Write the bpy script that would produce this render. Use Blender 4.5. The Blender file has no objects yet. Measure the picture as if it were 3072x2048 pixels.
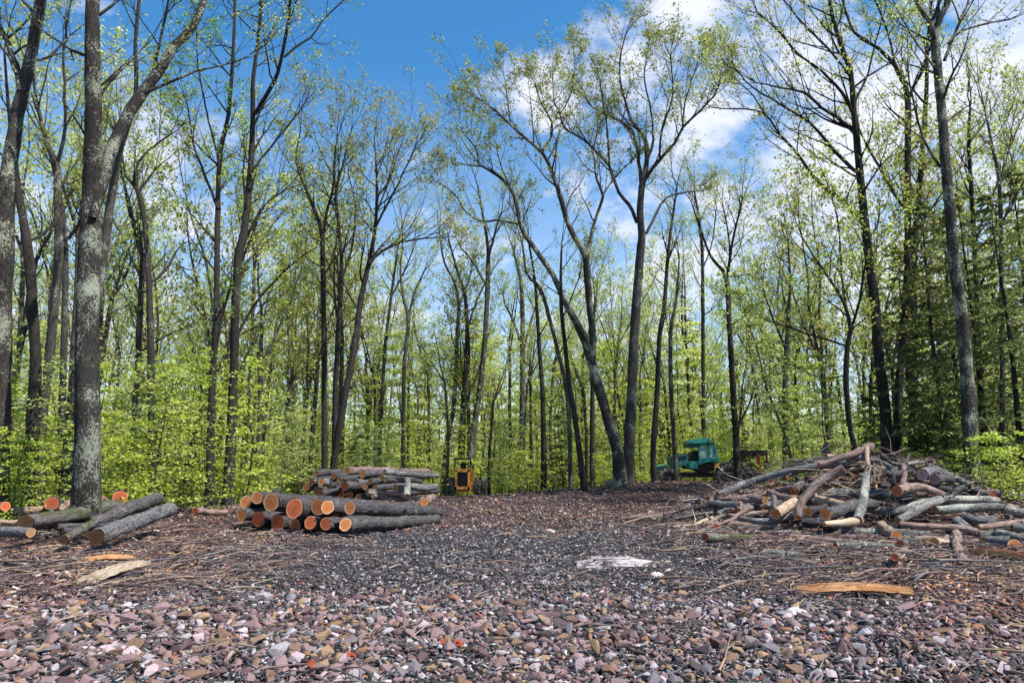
import bpy, bmesh, math, random
import numpy as np
from mathutils import Vector, Matrix, noise
R = math.radians
random.seed(7); rng = np.random.default_rng(7)
scene = bpy.context.scene
C = scene.collection

# ---------------------------------------------------------------- camera
F = 2038.0; TH = R(9.9); CAM = Vector((0, 0, 1.7)); S = 3072/2352.0
cd = bpy.data.cameras.new('camera'); cam = bpy.data.objects.new('camera', cd); C.objects.link(cam)
cd.sensor_width = 36; cd.lens = 36*F/3072; cd.clip_end = 2000; cd.clip_start = .05
cam.location = CAM; cam.rotation_euler = (R(90)+TH, 0, 0); scene.camera = cam

# ---------------------------------------------------------------- world, sun, exposure
SUN_EL, SUN_AZ = R(55), R(118)     # azimuth clockwise from +Y: from the right, a little behind the camera
scene.view_settings.view_transform = 'Standard'; scene.view_settings.look = 'None'
scene.view_settings.gamma = 1; scene.view_settings.use_curve_mapping = False
scene.view_settings.exposure = 0.92
def ray(px, py):
    a = (px-1536)/F; b = (1024-py)/F
    return Vector((a, math.cos(TH)-b*math.sin(TH), math.sin(TH)+b*math.cos(TH)))
def P(px, py, Y):
    d = ray(px, py); return CAM + d*(Y/d.y)
def Q(u, v, Y): return P(u*S, v*S, Y)
def proj(p):
    d = Vector(p)-CAM
    fw = Vector((0, math.cos(TH), math.sin(TH))); up = Vector((0, -math.sin(TH), math.cos(TH)))
    z = d.dot(fw)
    return 1536+F*d.x/z, 1024-F*d.dot(up)/z

w = bpy.data.worlds.new('World'); scene.world = w; w.use_nodes = True
nt = w.node_tree; nt.nodes.clear(); N = nt.nodes.new; Lk = nt.links.new
def nmath(nt, op, a, b=None, clamp=False):
    n = nt.nodes.new('ShaderNodeMath'); n.operation = op; n.use_clamp = clamp
    for i, x in enumerate((a, b)):
        if x is None: continue
        if isinstance(x, (int, float)): n.inputs[i].default_value = x
        else: nt.links.new(x, n.inputs[i])
    return n.outputs[0]
out = N('ShaderNodeOutputWorld'); sky = N('ShaderNodeTexSky'); sky.sky_type = 'NISHITA'
sky.sun_disc = False; sky.sun_elevation = SUN_EL; sky.sun_rotation = SUN_AZ
sky.air_density = 1.0; sky.dust_density = .4; sky.ozone_density = 2.2; sky.altitude = 300
hs = N('ShaderNodeHueSaturation'); hs.inputs['Saturation'].default_value = 1.42; hs.inputs['Value'].default_value = 1.0
hs.inputs['Hue'].default_value = .494
Lk(sky.outputs[0], hs.inputs['Color'])
b1 = N('ShaderNodeBackground'); b1.inputs[1].default_value = .115; Lk(hs.outputs[0], b1.inputs[0])
b2 = N('ShaderNodeBackground'); b2.inputs[0].default_value = (.88, .90, 1, 1); b2.inputs[1].default_value = .62
tc = N('ShaderNodeTexCoord'); nz = N('ShaderNodeTexNoise'); nz.inputs['Scale'].default_value = 8.0
nz.inputs['Detail'].default_value = 9; nz.inputs['Roughness'].default_value = .62
mp = N('ShaderNodeMapping'); mp.inputs['Scale'].default_value = (1, 1, 1.9)
Lk(tc.outputs['Generated'], mp.inputs[0]); Lk(mp.outputs[0], nz.inputs['Vector'])
tot = None
# cloud masses: direction (photo px), angular radius, weight
for (px, py, rad, wt) in [(1640, 270, .11, .8), (1880, 230, .15, .8), (2080, -40, .15, .95), (2150, 350, .18, .8), (2150, 600, .10, .4),
        (2560, 420, .36, .95), (2900, 260, .38, .9), (2400, 80, .2, .7), (2180, 590, .13, .8), (520, 530, .19, .62), (640, 520, .10, .5), (980, 640, .15, .5),
        (1800, 780, .12, .45), (1000, 1020, .30, .7), (1900, 900, .35, .7), (300, 900, .4, .7), (2700, 900, .4, .8), (1350, 800, .2, .6), (100, 300, .25, .4)]:
    d = ray(px, py).normalized()
    vm = N('ShaderNodeVectorMath'); vm.operation = 'DISTANCE'; vm.inputs[1].default_value = d
    Lk(tc.outputs['Generated'], vm.inputs[0])
    m = nmath(nt, 'MULTIPLY', nmath(nt, 'SUBTRACT', 1.0, nmath(nt, 'DIVIDE', vm.outputs['Value'], rad), clamp=True), wt)
    tot = m if tot is None else nmath(nt, 'MAXIMUM', tot, m)
val = nmath(nt, 'ADD', nmath(nt, 'MULTIPLY', tot, .85), nmath(nt, 'MULTIPLY', nmath(nt, 'SUBTRACT', nz.outputs[0], .5), 2.1))
val = nmath(nt, 'MULTIPLY', val, nmath(nt, 'MULTIPLY', tot, 12, clamp=True))
rp = N('ShaderNodeValToRGB'); rp.color_ramp.elements[0].position = .10; rp.color_ramp.elements[1].position = .85
rp.color_ramp.interpolation = 'EASE'
Lk(val, rp.inputs[0])
# thin veil low in the sky
sep = N('ShaderNodeSeparateXYZ'); Lk(tc.outputs['Generated'], sep.inputs[0])
veil = nmath(nt, 'MULTIPLY', nmath(nt, 'SUBTRACT', .52, sep.outputs['Z'], clamp=True), .95)
msk = nmath(nt, 'MAXIMUM', nmath(nt, 'MULTIPLY', rp.outputs[0], .93), nmath(nt, 'ADD', veil, .05))
mix = N('ShaderNodeMixShader'); Lk(msk, mix.inputs[0]); Lk(b1.outputs[0], mix.inputs[1]); Lk(b2.outputs[0], mix.inputs[2])
Lk(mix.outputs[0], out.inputs[0])

sl = bpy.data.lights.new('sun', 'SUN'); sl.energy = 4.3; sl.angle = R(.6); sl.color = (1, .955, .88)
so = bpy.data.objects.new('sun', sl); C.objects.link(so)
sd = Vector((math.sin(SUN_AZ)*math.cos(SUN_EL), math.cos(SUN_AZ)*math.cos(SUN_EL), math.sin(SUN_EL)))
so.rotation_euler = sd.to_track_quat('Z', 'Y').to_euler(); so.location = (20, -20, 40)

# ---------------------------------------------------------------- helpers
def tag(o, label=None, cat=None, group=None, kind=None):
    if label: o['label'] = label
    if cat: o['category'] = cat
    if group: o['group'] = group
    if kind: o['kind'] = kind
    return o
def empty(name, loc, label=None, cat=None, group=None):
    o = bpy.data.objects.new(name, None); C.objects.link(o); o.location = loc; o.empty_display_size = .2
    return tag(o, label, cat, group)
class MB:
    """collects tubes, boxes and prisms; build() links them as one mesh object"""
    def __init__(s): s.v = []; s.f = []; s.b = []
    def add(s, vs, fs, bk=None):
        n = len(s.v); s.v.extend(vs); s.b.extend(bk if bk else [tuple(x) for x in vs])
        s.f.extend([tuple(i+n for i in f) for f in fs])
    def tube(s, pts, rad, sides=5, cap=False, seed=0., rough=0.):
        n = len(pts); vs = []; bk = []; L = 0
        t = (Vector(pts[1])-Vector(pts[0])).normalized()
        a = t.orthogonal().normalized()
        for i in range(n):
            p = Vector(pts[i])
            if i < n-1: t = (Vector(pts[i+1])-p)
            else: t = p-Vector(pts[i-1])
            if i > 0: L += (p-Vector(pts[i-1])).length
            if t.length < 1e-6: t = Vector((0, 0, 1))
            t.normalize(); a = (a-t*a.dot(t))
            if a.length < 1e-5: a = t.orthogonal()
            a.normalize(); b = t.cross(a); r = rad[i]
            for k in range(sides):
                an = 2*math.pi*k/sides; c, q = math.cos(an), math.sin(an); rr = r
                if rough: rr = r*(1+rough*noise.noise(Vector((c*1.3+seed, q*1.3, L*.9/max(.1, r*4)))) + rough*.5*noise.noise(Vector((c*4+seed, q*4, L*3))))
                vs.append(tuple(p+(a*c+b*q)*rr)); bk.append((c*r*1.0+seed, q*r, L))
        fs = [(i*sides+k, i*sides+(k+1) % sides, (i+1)*sides+(k+1) % sides, (i+1)*sides+k) for i in range(n-1) for k in range(sides)]
        if cap:
            fs.append(tuple(range(sides-1, -1, -1))); fs.append(tuple((n-1)*sides+k for k in range(sides)))
        s.add(vs, fs, bk)
    def box(s, c, d, M=None):
        x, y, z = (q/2 for q in d); vs = []
        for i in range(8):
            p = Vector(((x if i & 1 else -x), (y if i & 2 else -y), (z if i & 4 else -z)))
            if M is not None: p = M @ p
            vs.append(tuple(Vector(c)+p))
        s.add(vs, [(0, 2, 3, 1), (4, 5, 7, 6), (0, 1, 5, 4), (2, 6, 7, 3), (0, 4, 6, 2), (1, 3, 7, 5)])
    def bar(s, a, b, wd, h=None):
        a, b = Vector(a), Vector(b); t = b-a
        M = t.to_track_quat('X', 'Z').to_matrix(); s.box((a+b)/2, (t.length, wd, h or wd), M)
    def prism(s, poly, y0, y1):
        """poly in (x,z), extruded along y"""
        n = len(poly)
        vs = [(x, y0, z) for x, z in poly]+[(x, y1, z) for x, z in poly]
        fs = [tuple(range(n)), tuple(range(2*n-1, n-1, -1))]+[(i, i+n, (i+1) % n+n, (i+1) % n) for i in range(n)]
        s.add(vs, fs)
    def build(s, name, mat, parent=None, origin=(0, 0, 0), smooth=False, bevel=0):
        me = bpy.data.meshes.new(name); o3 = Vector(origin)
        me.from_pydata([(x-o3.x, y-o3.y, z-o3.z) for x, y, z in s.v], [], s.f)
        at = me.attributes.new('bk', 'FLOAT_VECTOR', 'POINT'); at.data.foreach_set('vector', np.array(s.b, dtype=np.float32).ravel())
        if smooth: me.polygons.foreach_set('use_smooth', [True]*len(me.polygons))
        if bevel:
            bm = bmesh.new(); bm.from_mesh(me); bmesh.ops.recalc_face_normals(bm, faces=bm.faces)
            bmesh.ops.bevel(bm, geom=[e for e in bm.edges if e.calc_face_angle(0) > .4], offset=bevel, segments=2, affect='EDGES', clamp_overlap=True)
            bm.to_mesh(me); bm.free()
        me.materials.append(mat); me.update()
        o = bpy.data.objects.new(name, me); C.objects.link(o)
        if parent: o.parent = parent
        else: o.location = origin
        return o
def np_mesh(name, verts, nper, mat, parent=None, loc=(0, 0, 0), tri=None):
    """verts (K, nper, 3): K separate polygons"""
    K = verts.shape[0]; me = bpy.data.meshes.new(name)
    me.vertices.add(K*nper); me.vertices.foreach_set('co', verts.astype(np.float32).ravel())
    me.loops.add(K*nper); me.loops.foreach_set('vertex_index', np.arange(K*nper, dtype=np.int32))
    me.polygons.add(K); me.polygons.foreach_set('loop_start', np.arange(0, K*nper, nper, dtype=np.int32))
    me.update(calc_edges=True); me.validate(); me.materials.append(mat)
    o = bpy.data.objects.new(name, me); C.objects.link(o)
    if parent: o.parent = parent
    o.location = loc
    return o
def np_solid(name, V, Fc, mat, parent=None, loc=(0, 0, 0), smooth=False):
    """V (M,3), Fc (K,4 or 3)"""
    me = bpy.data.meshes.new(name); K, n = Fc.shape
    me.vertices.add(len(V)); me.vertices.foreach_set('co', V.astype(np.float32).ravel())
    me.loops.add(K*n); me.loops.foreach_set('vertex_index', Fc.astype(np.int32).ravel())
    me.polygons.add(K); me.polygons.foreach_set('loop_start', np.arange(0, K*n, n, dtype=np.int32))
    if smooth: me.polygons.foreach_set('use_smooth', np.ones(K, dtype=bool))
    me.update(calc_edges=True); me.materials.append(mat)
    o = bpy.data.objects.new(name, me); C.objects.link(o)
    if parent: o.parent = parent
    o.location = loc
    return o
def leaf_quads(cen, size, flat=.0, asp=.62, hang=0.):
    """K kite-shaped leaves; flat 1 = lying level"""
    K = len(cen); cen = np.asarray(cen, dtype=float)
    n = rng.normal(size=(K, 3)); n /= np.linalg.norm(n, axis=1)[:, None]
    n = n*(1-flat); n[:, 2] += flat; n /= np.linalg.norm(n, axis=1)[:, None]+1e-9
    r = rng.normal(size=(K, 3)); r[:, 2] -= hang*1.5
    a = r-n*np.sum(r*n, axis=1)[:, None]; a /= np.linalg.norm(a, axis=1)[:, None]+1e-9
    b = np.cross(n, a); s = (size*rng.uniform(.6, 1.35, K))[:, None]
    q = np.stack([cen-a*s*.5, cen+b*s*.5*asp+n*s*.1-a*s*.08, cen+a*s*.5-n*s*.12, cen-b*s*.5*asp+n*s*.1-a*s*.08], axis=1)
    return q

# ---------------------------------------------------------------- materials
def mat(name, rough=.85, spec=.3):
    m = bpy.data.materials.new(name); m.use_nodes = True; nt = m.node_tree; b = nt.nodes['Principled BSDF']
    b.inputs['Roughness'].default_value = rough; b.inputs['Specular IOR Level'].default_value = spec
    return m, nt, b
def vec(nt, kind='bk', scale=(1, 1, 1)):
    if kind == 'bk':
        a = nt.nodes.new('ShaderNodeAttribute'); a.attribute_name = 'bk'; o = a.outputs['Vector']
    else: o = nt.nodes.new('ShaderNodeTexCoord').outputs[kind]
    mp = nt.nodes.new('ShaderNodeMapping'); mp.inputs['Scale'].default_value = scale; nt.links.new(o, mp.inputs[0]); return mp.outputs[0]
def tex_noise(nt, v, scale, detail=5, rough=.6):
    n = nt.nodes.new('ShaderNodeTexNoise'); n.inputs['Scale'].default_value = scale; n.inputs['Detail'].default_value = detail
    n.inputs['Roughness'].default_value = rough; nt.links.new(v, n.inputs['Vector']); return n.outputs[0]
def ramp(nt, f, els, interp='LINEAR'):
    r = nt.nodes.new('ShaderNodeValToRGB'); r.color_ramp.interpolation = interp; e = r.color_ramp.elements
    while len(e) < len(els): e.new(.5)
    for i, (p, c) in enumerate(els): e[i].position = p; e[i].color = (*c, 1) if len(c) == 3 else c
    nt.links.new(f, r.inputs[0]); return r.outputs[0]
def mixc(nt, f, a, b, mode='MIX'):
    m = nt.nodes.new('ShaderNodeMix'); m.data_type = 'RGBA'; m.blend_type = mode
    for s, x in ((m.inputs[0], f), (m.inputs[6], a), (m.inputs[7], b)):
        if isinstance(x, (int, float)): s.default_value = x
        elif isinstance(x, tuple): s.default_value = (*x, 1)
        else: nt.links.new(x, s)
    return m.outputs[2]
def bump(nt, b, h, strength=.5, dist=.02):
    n = nt.nodes.new('ShaderNodeBump'); n.inputs['Strength'].default_value = strength; n.inputs['Distance'].default_value = dist
    nt.links.new(h, n.inputs['Height']); nt.links.new(n.outputs[0], b.inputs['Normal'])
def isl(nt): return nt.nodes.new('ShaderNodeNewGeometry').outputs['Random Per Island']
def orand(nt): return nt.nodes.new('ShaderNodeObjectInfo').outputs['Random']

def bark(name, dark, light, lichen=.3, lcol=(.42, .45, .33), furrow=1.0, moss=0):
    m, nt, b = mat(name, .92, .15)
    v = vec(nt, 'bk', (1, 1, .22)); f = tex_noise(nt, v, 34*furrow, 6, .7)
    col = ramp(nt, f, [(.36, dark), (.62, light)])
    h = f
    if lichen > 0:
        v2 = vec(nt, 'bk', (1, 1, .8)); l = tex_noise(nt, v2, 24, 5, .8); big = tex_noise(nt, v2, 1.6, 3, .6)
        s = nmath(nt, 'ADD', l, nmath(nt, 'MULTIPLY', nmath(nt, 'SUBTRACT', big, .5), .8))
        e = .68-lichen*.27
        msk = ramp(nt, s, [(e, (0, 0, 0)), (e+.05, (1, 1, 1))])
        lc = ramp(nt, tex_noise(nt, v2, 40, 3), [(.35, tuple(c*.55 for c in lcol)), (.65, lcol)])
        col = mixc(nt, msk, col, lc)
    if moss:
        v3 = vec(nt, 'bk', (1, 1, .5)); l = tex_noise(nt, v3, 3, 6, .7)
        col = mixc(nt, ramp(nt, l, [(.62-moss*.3, (0, 0, 0)), (.7-moss*.3, (.8, .8, .8))]), col, (.07, .09, .02))
    # every trunk and log its own tone
    o = ramp(nt, orand(nt), [(0, (.75, .75, .78)), (1, (1.2, 1.15, 1.1))])
    col = mixc(nt, 1.0, col, o, 'MULTIPLY')
    nt.links.new(col, b.inputs['Base Color']); bump(nt, b, h, 1.0, .045)
    return m
M = {}
M['bark_lichen'] = bark('bark_lichen', (.012, .011, .010), (.06, .054, .047), .47, (.40, .42, .32))
M['bark'] = bark('bark_grey', (.02, .018, .016), (.095, .085, .073), .3, (.36, .37, .31))
M['bark_dark'] = bark('bark_dark', (.012, .011, .010), (.055, .048, .042), .14, (.22, .23, .18))
M['bark_far'] = bark('bark_far', (.03, .028, .022), (.12, .11, .09), .2, (.3, .32, .24))
M['log_grey'] = bark('log_bark_grey', (.05, .048, .05), (.24, .23, .235), .22, (.45, .47, .42), .8)
M['log_dark'] = bark('log_bark_dark', (.018, .016, .018), (.115, .11, .115), .12, (.33, .34, .32), .8)
M['log_pink'] = bark('log_bark_brown', (.08, .05, .042), (.33, .235, .205), .15, (.5, .47, .42), .6)
M['log_tan'] = bark('log_bark_tan', (.18, .125, .085), (.46, .36, .27), .05, (.5, .47, .42), .6)
M['log_lichen'] = bark('log_bark_lichen', (.04, .04, .038), (.2, .2, .19), .5, (.5, .52, .45), .8)
M['log_moss'] = bark('log_bark_mossy', (.06, .055, .05), (.26, .22, .2), .2, (.45, .47, .40), .7, .5)

def leafmat(name, cols, trans=.45, top=None):
    m, nt, b = mat(name, .55, .3)
    f = isl(nt); col = ramp(nt, f, cols)
    o = ramp(nt, orand(nt), [(0, (.82, .86, .85)), (1, (1.16, 1.1, 1.0))])
    col = mixc(nt, 1.0, col, o, 'MULTIPLY')
    nt.links.new(col, b.inputs['Base Color'])
    trans = min(.62, trans+.08); t = nt.nodes.new('ShaderNodeBsdfTranslucent'); nt.links.new(col, t.inputs[0])
    mx = nt.nodes.new('ShaderNodeMixShader'); mx.inputs[0].default_value = trans
    nt.links.new(b.outputs[0], mx.inputs[1]); nt.links.new(t.outputs[0], mx.inputs[2])
    nt.links.new(mx.outputs[0], nt.nodes['Material Output'].inputs[0]); return m
M['leaf'] = leafmat('spring_leaf', [(0, (.22, .30, .04)), (.5, (.42, .50, .08)), (.85, (.60, .64, .17)), (1, (.45, .28, .10))], .5)
M['leaf_green'] = leafmat('green_leaf', [(0, (.09, .24, .03)), (.6, (.20, .42, .05)), (1, (.45, .55, .07))])
M['leaf_red'] = leafmat('budding_leaf', [(0, (.18, .23, .04)), (.6, (.38, .43, .09)), (.88, (.50, .46, .14)), (1, (.45, .26, .10))])
M['leaf_bright'] = leafmat('bright_leaf', [(0, (.26, .36, .03)), (.35, (.45, .56, .06)), (.75, (.62, .70, .13)), (1, (.76, .78, .28))], .55)
M['leaf_far'] = leafmat('far_leaf', [(0, (.36, .45, .10)), (.5, (.58, .66, .20)), (1, (.76, .79, .36))], .55)
M['needle'] = leafmat('hemlock_needle', [(0, (.08, .12, .04)), (.6, (.19, .24, .08)), (1, (.34, .37, .13))], .25)

def endmat(name, core, sap, stain):
    m, nt, b = mat(name, .7, .25)
    v = vec(nt, 'bk'); ln = nt.nodes.new('ShaderNodeVectorMath'); ln.operation = 'LENGTH'
    sx = nt.nodes.new('ShaderNodeSeparateXYZ'); nt.links.new(v, sx.inputs[0])
    cx = nt.nodes.new('ShaderNodeCombineXYZ'); nt.links.new(sx.outputs[0], cx.inputs[0]); nt.links.new(sx.outputs[1], cx.inputs[1])
    nn = tex_noise(nt, v, 1.8, 4); nt.links.new(cx.outputs[0], ln.inputs[0])
    r = nmath(nt, 'ADD', ln.outputs['Value'], nmath(nt, 'MULTIPLY', nmath(nt, 'SUBTRACT', nn, .5), .35))
    col = ramp(nt, r, [(.05, tuple(c*.75 for c in core)), (.25, core), (.74, core), (.88, sap)])
    rings = nmath(nt, 'SINE', nmath(nt, 'MULTIPLY', r, 55))
    col = mixc(nt, nmath(nt, 'MULTIPLY', nmath(nt, 'ADD', rings, 1.0), .13), col, stain)
    st = ramp(nt, tex_noise(nt, v, 3.0, 6, .7), [(.5, (0, 0, 0)), (.72, (.75, .75, .75))])
    col = mixc(nt, st, col, stain)
    # saw marks across the face
    sv = vec(nt, 'bk', (1, 14, 1)); col = mixc(nt, .35, col, ramp(nt, tex_noise(nt, sv, 2.5, 3), [(.3, stain), (.7, sap)]), 'SOFT_LIGHT')
    col = mixc(nt, 1.0, col, ramp(nt, orand(nt), [(0, (.62, .55, .55)), (.5, (1, 1, 1)), (1, (1.15, 1.12, 1.0))]), 'MULTIPLY')
    nt.links.new(col, b.inputs['Base Color']); bump(nt, b, nn, .4, .01); return m
M['end_orange'] = endmat('cut_wood_orange', (.56, .22, .075), (.74, .52, .33), (.26, .085, .04))
M['end_red'] = endmat('cut_wood_red', (.50, .14, .06), (.66, .32, .18), (.22, .055, .03))
M['end_tan'] = endmat('cut_wood_tan', (.42, .25, .12), (.5, .36, .22), (.16, .09, .05))
M['end_dark'] = endmat('cut_wood_dark', (.12, .065, .035), (.18, .11, .06), (.04, .02, .015))
M['end_grey'] = endmat('cut_wood_grey', (.36, .25, .24), (.45, .33, .3), (.14, .09, .09))

def splitmat(name, a, b_, c):
    m, nt, b = mat(name, .8, .2); v = vec(nt, 'bk', (1, 1, .12)); f = tex_noise(nt, v, 45, 5, .7)
    col = ramp(nt, f, [(.3, c), (.48, a), (.68, b_)])
    g = tex_noise(nt, vec(nt, 'bk'), 1.7, 2); col = mixc(nt, ramp(nt, g, [(.45, (0, 0, 0)), (.6, (.8, .8, .8))]), col, b_)
    nt.links.new(col, b.inputs['Base Color']); bump(nt, b, f, .8, .02); return m
M['split_orange'] = splitmat('split_wood_orange', (.42, .18, .07), (.60, .34, .17), (.10, .04, .02))
M['split_tan'] = splitmat('split_wood_tan', (.40, .30, .2), (.52, .43, .33), (.13, .09, .07))

def simple(name, col, rough=.6, metal=0, spec=.4, dirt=None, dscale=6):
    m, nt, b = mat(name, rough, spec); b.inputs['Metallic'].default_value = metal
    v = vec(nt, 'Object'); f = tex_noise(nt, v, dscale, 6, .7)
    d = dirt or tuple(c*.45 for c in col)
    c = ramp(nt, f, [(.35, d), (.58, col)])
    nt.links.new(c, b.inputs['Base Color']); return m
M['teal'] = simple('teal_paint', (.03, .27, .22), .4, 0, .5, (.02, .12, .11))
M['teal_dark'] = simple('worn_teal_paint', (.02, .13, .15), .5, 0, .5, (.012, .05, .06))
M['yellow'] = simple('yellow_paint', (.66, .30, .05), .45, 0, .5, (.34, .13, .03))
M['black'] = simple('black_metal', (.018, .017, .02), .55, 0, .4, (.03, .026, .024))
M['grille'] = simple('black_grille', (.012, .013, .02), .6)
M['rubber'] = simple('muddy_rubber', (.045, .043, .043), .8, 0, .3, (.14, .12, .10), 9)
M['chain'] = simple('steel_chain', (.28, .27, .26), .5, .6, .4, (.09, .08, .07), 20)
M['red'] = simple('red_paint', (.38, .03, .02), .5, 0, .4, (.22, .03, .02))
M['white_rock'] = simple('white_rock', (.72, .66, .64), .9, 0, .2, (.42, .33, .33), 9)
m, nt, b = mat('dirty_ledge', .9, .2); v = vec(nt, 'Object', (1, 2.2, 1)); f = tex_noise(nt, v, 3.2, 9, .8)
nt.links.new(ramp(nt, f, [(.46, (.05, .045, .045)), (.49, (.28, .24, .24)), (.54, (.52, .47, .46))]), b.inputs['Base Color']); bump(nt, b, f, 1.0, .05); M['ledge'] = m
m, nt, b = mat('cab_glass', .12, .6); b.inputs['Base Color'].default_value = (.23, .42, .36, 1)
nt.links.new(ramp(nt, tex_noise(nt, vec(nt, 'Object'), 3, 4), [(.4, (.22, .40, .34)), (.65, (.48, .66, .58))]), b.inputs['Base Color']); M['glass'] = m

def stonemat():
    m, nt, b = mat('broken_stone', .85, .25)
    g = isl(nt); o = orand(nt); s = nmath(nt, 'FRACT', nmath(nt, 'ADD', g, nmath(nt, 'MULTIPLY', o, 7.31)))
    col = ramp(nt, s, [(0, (.13, .08, .08)), (.14, (.26, .175, .17)), (.32, (.18, .165, .175)), (.40, (.34, .32, .33)), (.48, (.20, .125, .085)), (.60, (.24, .155, .145)),
                       (.74, (.46, .36, .37)), (.82, (.30, .20, .12)), (.90, (.075, .062, .062)), (.97, (.24, .13, .07))], 'CONSTANT')
    v = vec(nt, 'Object'); f = tex_noise(nt, v, 22, 8, .75)
    col = mixc(nt, .85, col, ramp(nt, f, [(.3, (.42, .40, .42)), (.5, (.95, .93, .93)), (.7, (1.4, 1.34, 1.32))]), 'MULTIPLY')
    st = tex_noise(nt, vec(nt, 'Object'), 5, 5, .7)
    col = mixc(nt, ramp(nt, st, [(.58, (0, 0, 0)), (.72, (.55, .55, .55))]), col, (.30, .17, .09))
    nt.links.new(col, b.inputs['Base Color']); bump(nt, b, f, .7, .02); return m
M['stone'] = stonemat()
def chipmat(name, cols):
    m, nt, b = mat(name, .85, .25); col = ramp(nt, isl(nt), cols, 'CONSTANT')
    f = tex_noise(nt, vec(nt, 'Object'), 9, 4, .7)
    col = mixc(nt, .7, col, ramp(nt, f, [(.3, (.5, .5, .5)), (.7, (1.3, 1.3, 1.3))]), 'MULTIPLY')
    nt.links.new(col, b.inputs['Base Color']); return m
M['chip_road'] = chipmat('road_chips', [(0, (.03, .029, .032)), (.3, (.09, .088, .092)), (.5, (.045, .042, .045)), (.62, (.20, .19, .20)), (.76, (.10, .075, .08)), (.88, (.36, .34, .34)), (.955, (.52, .48, .47)), (.988, (.3, .17, .09))])
M['chip_side'] = chipmat('bark_litter', [(0, (.09, .05, .05)), (.25, (.19, .11, .10)), (.42, (.045, .03, .03)), (.56, (.26, .17, .10)), (.70, (.14, .085, .09)), (.84, (.36, .26, .19)), (.91, (.55, .45, .38)), (.955, (.38, .13, .06))])
M['twig'] = chipmat('dead_twigs', [(0, (.22, .145, .13)), (.25, (.07, .05, .05)), (.42, (.32, .22, .14)), (.56, (.14, .10, .10)), (.76, (.42, .32, .23)), (.86, (.10, .08, .085))])
M['twig_dark'] = chipmat('dark_twigs', [(0, (.10, .08, .08)), (.4, (.05, .045, .045)), (.6, (.2, .17, .17)), (.8, (.09, .07, .07)), (.93, (.32, .25, .22))])
M['sawdust'] = chipmat('wood_chips', [(0, (.60, .30, .13)), (.4, (.50, .2, .09)), (.7, (.66, .42, .24)), (.9, (.3, .12, .06))])

def groundmat():
    m, nt, b = mat('forest_ground', .88, .25)
    v = vec(nt, 'Object'); sx = nt.nodes.new('ShaderNodeSeparateXYZ'); nt.links.new(v, sx.inputs[0])
    n1 = tex_noise(nt, v, .35, 5, .6); n2 = tex_noise(nt, v, 3.0, 8, .75); n3 = tex_noise(nt, v, 26, 6, .8)
    soil = ramp(nt, n2, [(.3, (.035, .022, .022)), (.5, (.085, .052, .052)), (.66, (.15, .10, .08))])
    road = ramp(nt, n2, [(.3, (.03, .029, .031)), (.52, (.075, .072, .076)), (.7, (.15, .135, .14))])
    # bare dark track: |x - 0.4 - 0.07 y| < width
    t = nmath(nt, 'SUBTRACT', sx.outputs[0], -.2)
    a = nmath(nt, 'ABSOLUTE', t); a = nmath(nt, 'ADD', a, nmath(nt, 'MULTIPLY', nmath(nt, 'SUBTRACT', n1, .5), 5))
    k = ramp(nt, nmath(nt, 'DIVIDE', a, 10), [(.36, (1, 1, 1)), (.50, (0, 0, 0))])
    far = ramp(nt, nmath(nt, 'DIVIDE', nmath(nt, 'ADD', sx.outputs[1], nmath(nt, 'MULTIPLY', n1, 8)), 40), [(.50, (1, 1, 1)), (.62, (.2, .2, .2))])
    col = mixc(nt, nmath(nt, 'MULTIPLY', k, far), soil, road)
    col = mixc(nt, .8, col, ramp(nt, n3, [(.3, (.35, .34, .35)), (.5, (.95, .95, .95)), (.7, (1.7, 1.6, 1.55))]), 'MULTIPLY')
    lit = ramp(nt, nmath(nt, 'DIVIDE', sx.outputs[1], 60), [(.60, (0, 0, 0)), (.75, (1, 1, 1))])
    col = mixc(nt, lit, col, ramp(nt, n2, [(.35, (.09, .06, .03)), (.6, (.13, .15, .03))]))
    nt.links.new(col, b.inputs['Base Color'])
    bump(nt, b, nmath(nt, 'ADD', n3, nmath(nt, 'MULTIPLY', n2, 1.5)), 1.0, .06); return m
M['ground'] = groundmat()

# ---------------------------------------------------------------- terrain
def gs(x, c, w): return math.exp(-((x-c)/w)**2)
def ground_z(x, y):
    z = .62*gs(x, 8.5, 6.5)*gs(y, 35, 5.0)                              # rise under the twin trees and the green machine
    z += .75*max(0, 1-math.hypot((x-10.3)/6.2, (y-20.5)/4.5))           # debris under the brush pile
    z -= .12*gs(x, -4, 2.5)*gs(y, 20.5, 2.5)
    e = 33+3*math.sin(x*.12) if x > -4 else 33-min(10, (-4-x)*1.1)
    if y > e: z -= min(2.2, (y-e)*.055)
    z += .05*noise.noise(Vector((x*.35, y*.35, 0)))+.035*noise.noise(Vector((x*1.1, y*1.1, 3)))
    z -= .12*(gs(x, .2+.05*y, .5)+gs(x, 2.3+.05*y, .5))*min(1, max(0, (y-9)/4))*(1 if y < 34 else 0)   # wheel ruts
    if y < 34: z += .018*noise.noise(Vector((x*4.5, y*4.5, 7)))+.012*noise.noise(Vector((x*11, y*11, 9)))
    return z
def pile_z(x, y):
    g = ground_z(x, y); r = math.hypot((x-10.3)/6.4, (y-20.5)/4.8)
    return g+max(0, 1.42*(1-r))
def hit(px, py, surf=ground_z, ymax=23.0):
    """where the ray through a photo pixel first meets a surface"""
    d = ray(px, py); y = 4.0; st = .08
    while y < ymax:
        p = CAM+d*(y/d.y)
        if p.z <= surf(p.x, p.y): return p
        y += st
    return CAM+d*(ymax/d.y) if surf is pile_z else CAM+d*(20.5/d.y)
def axis(a, b, n, pw=1.0): return [a+(b-a)*(i/n)**pw for i in range(n+1)]
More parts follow.
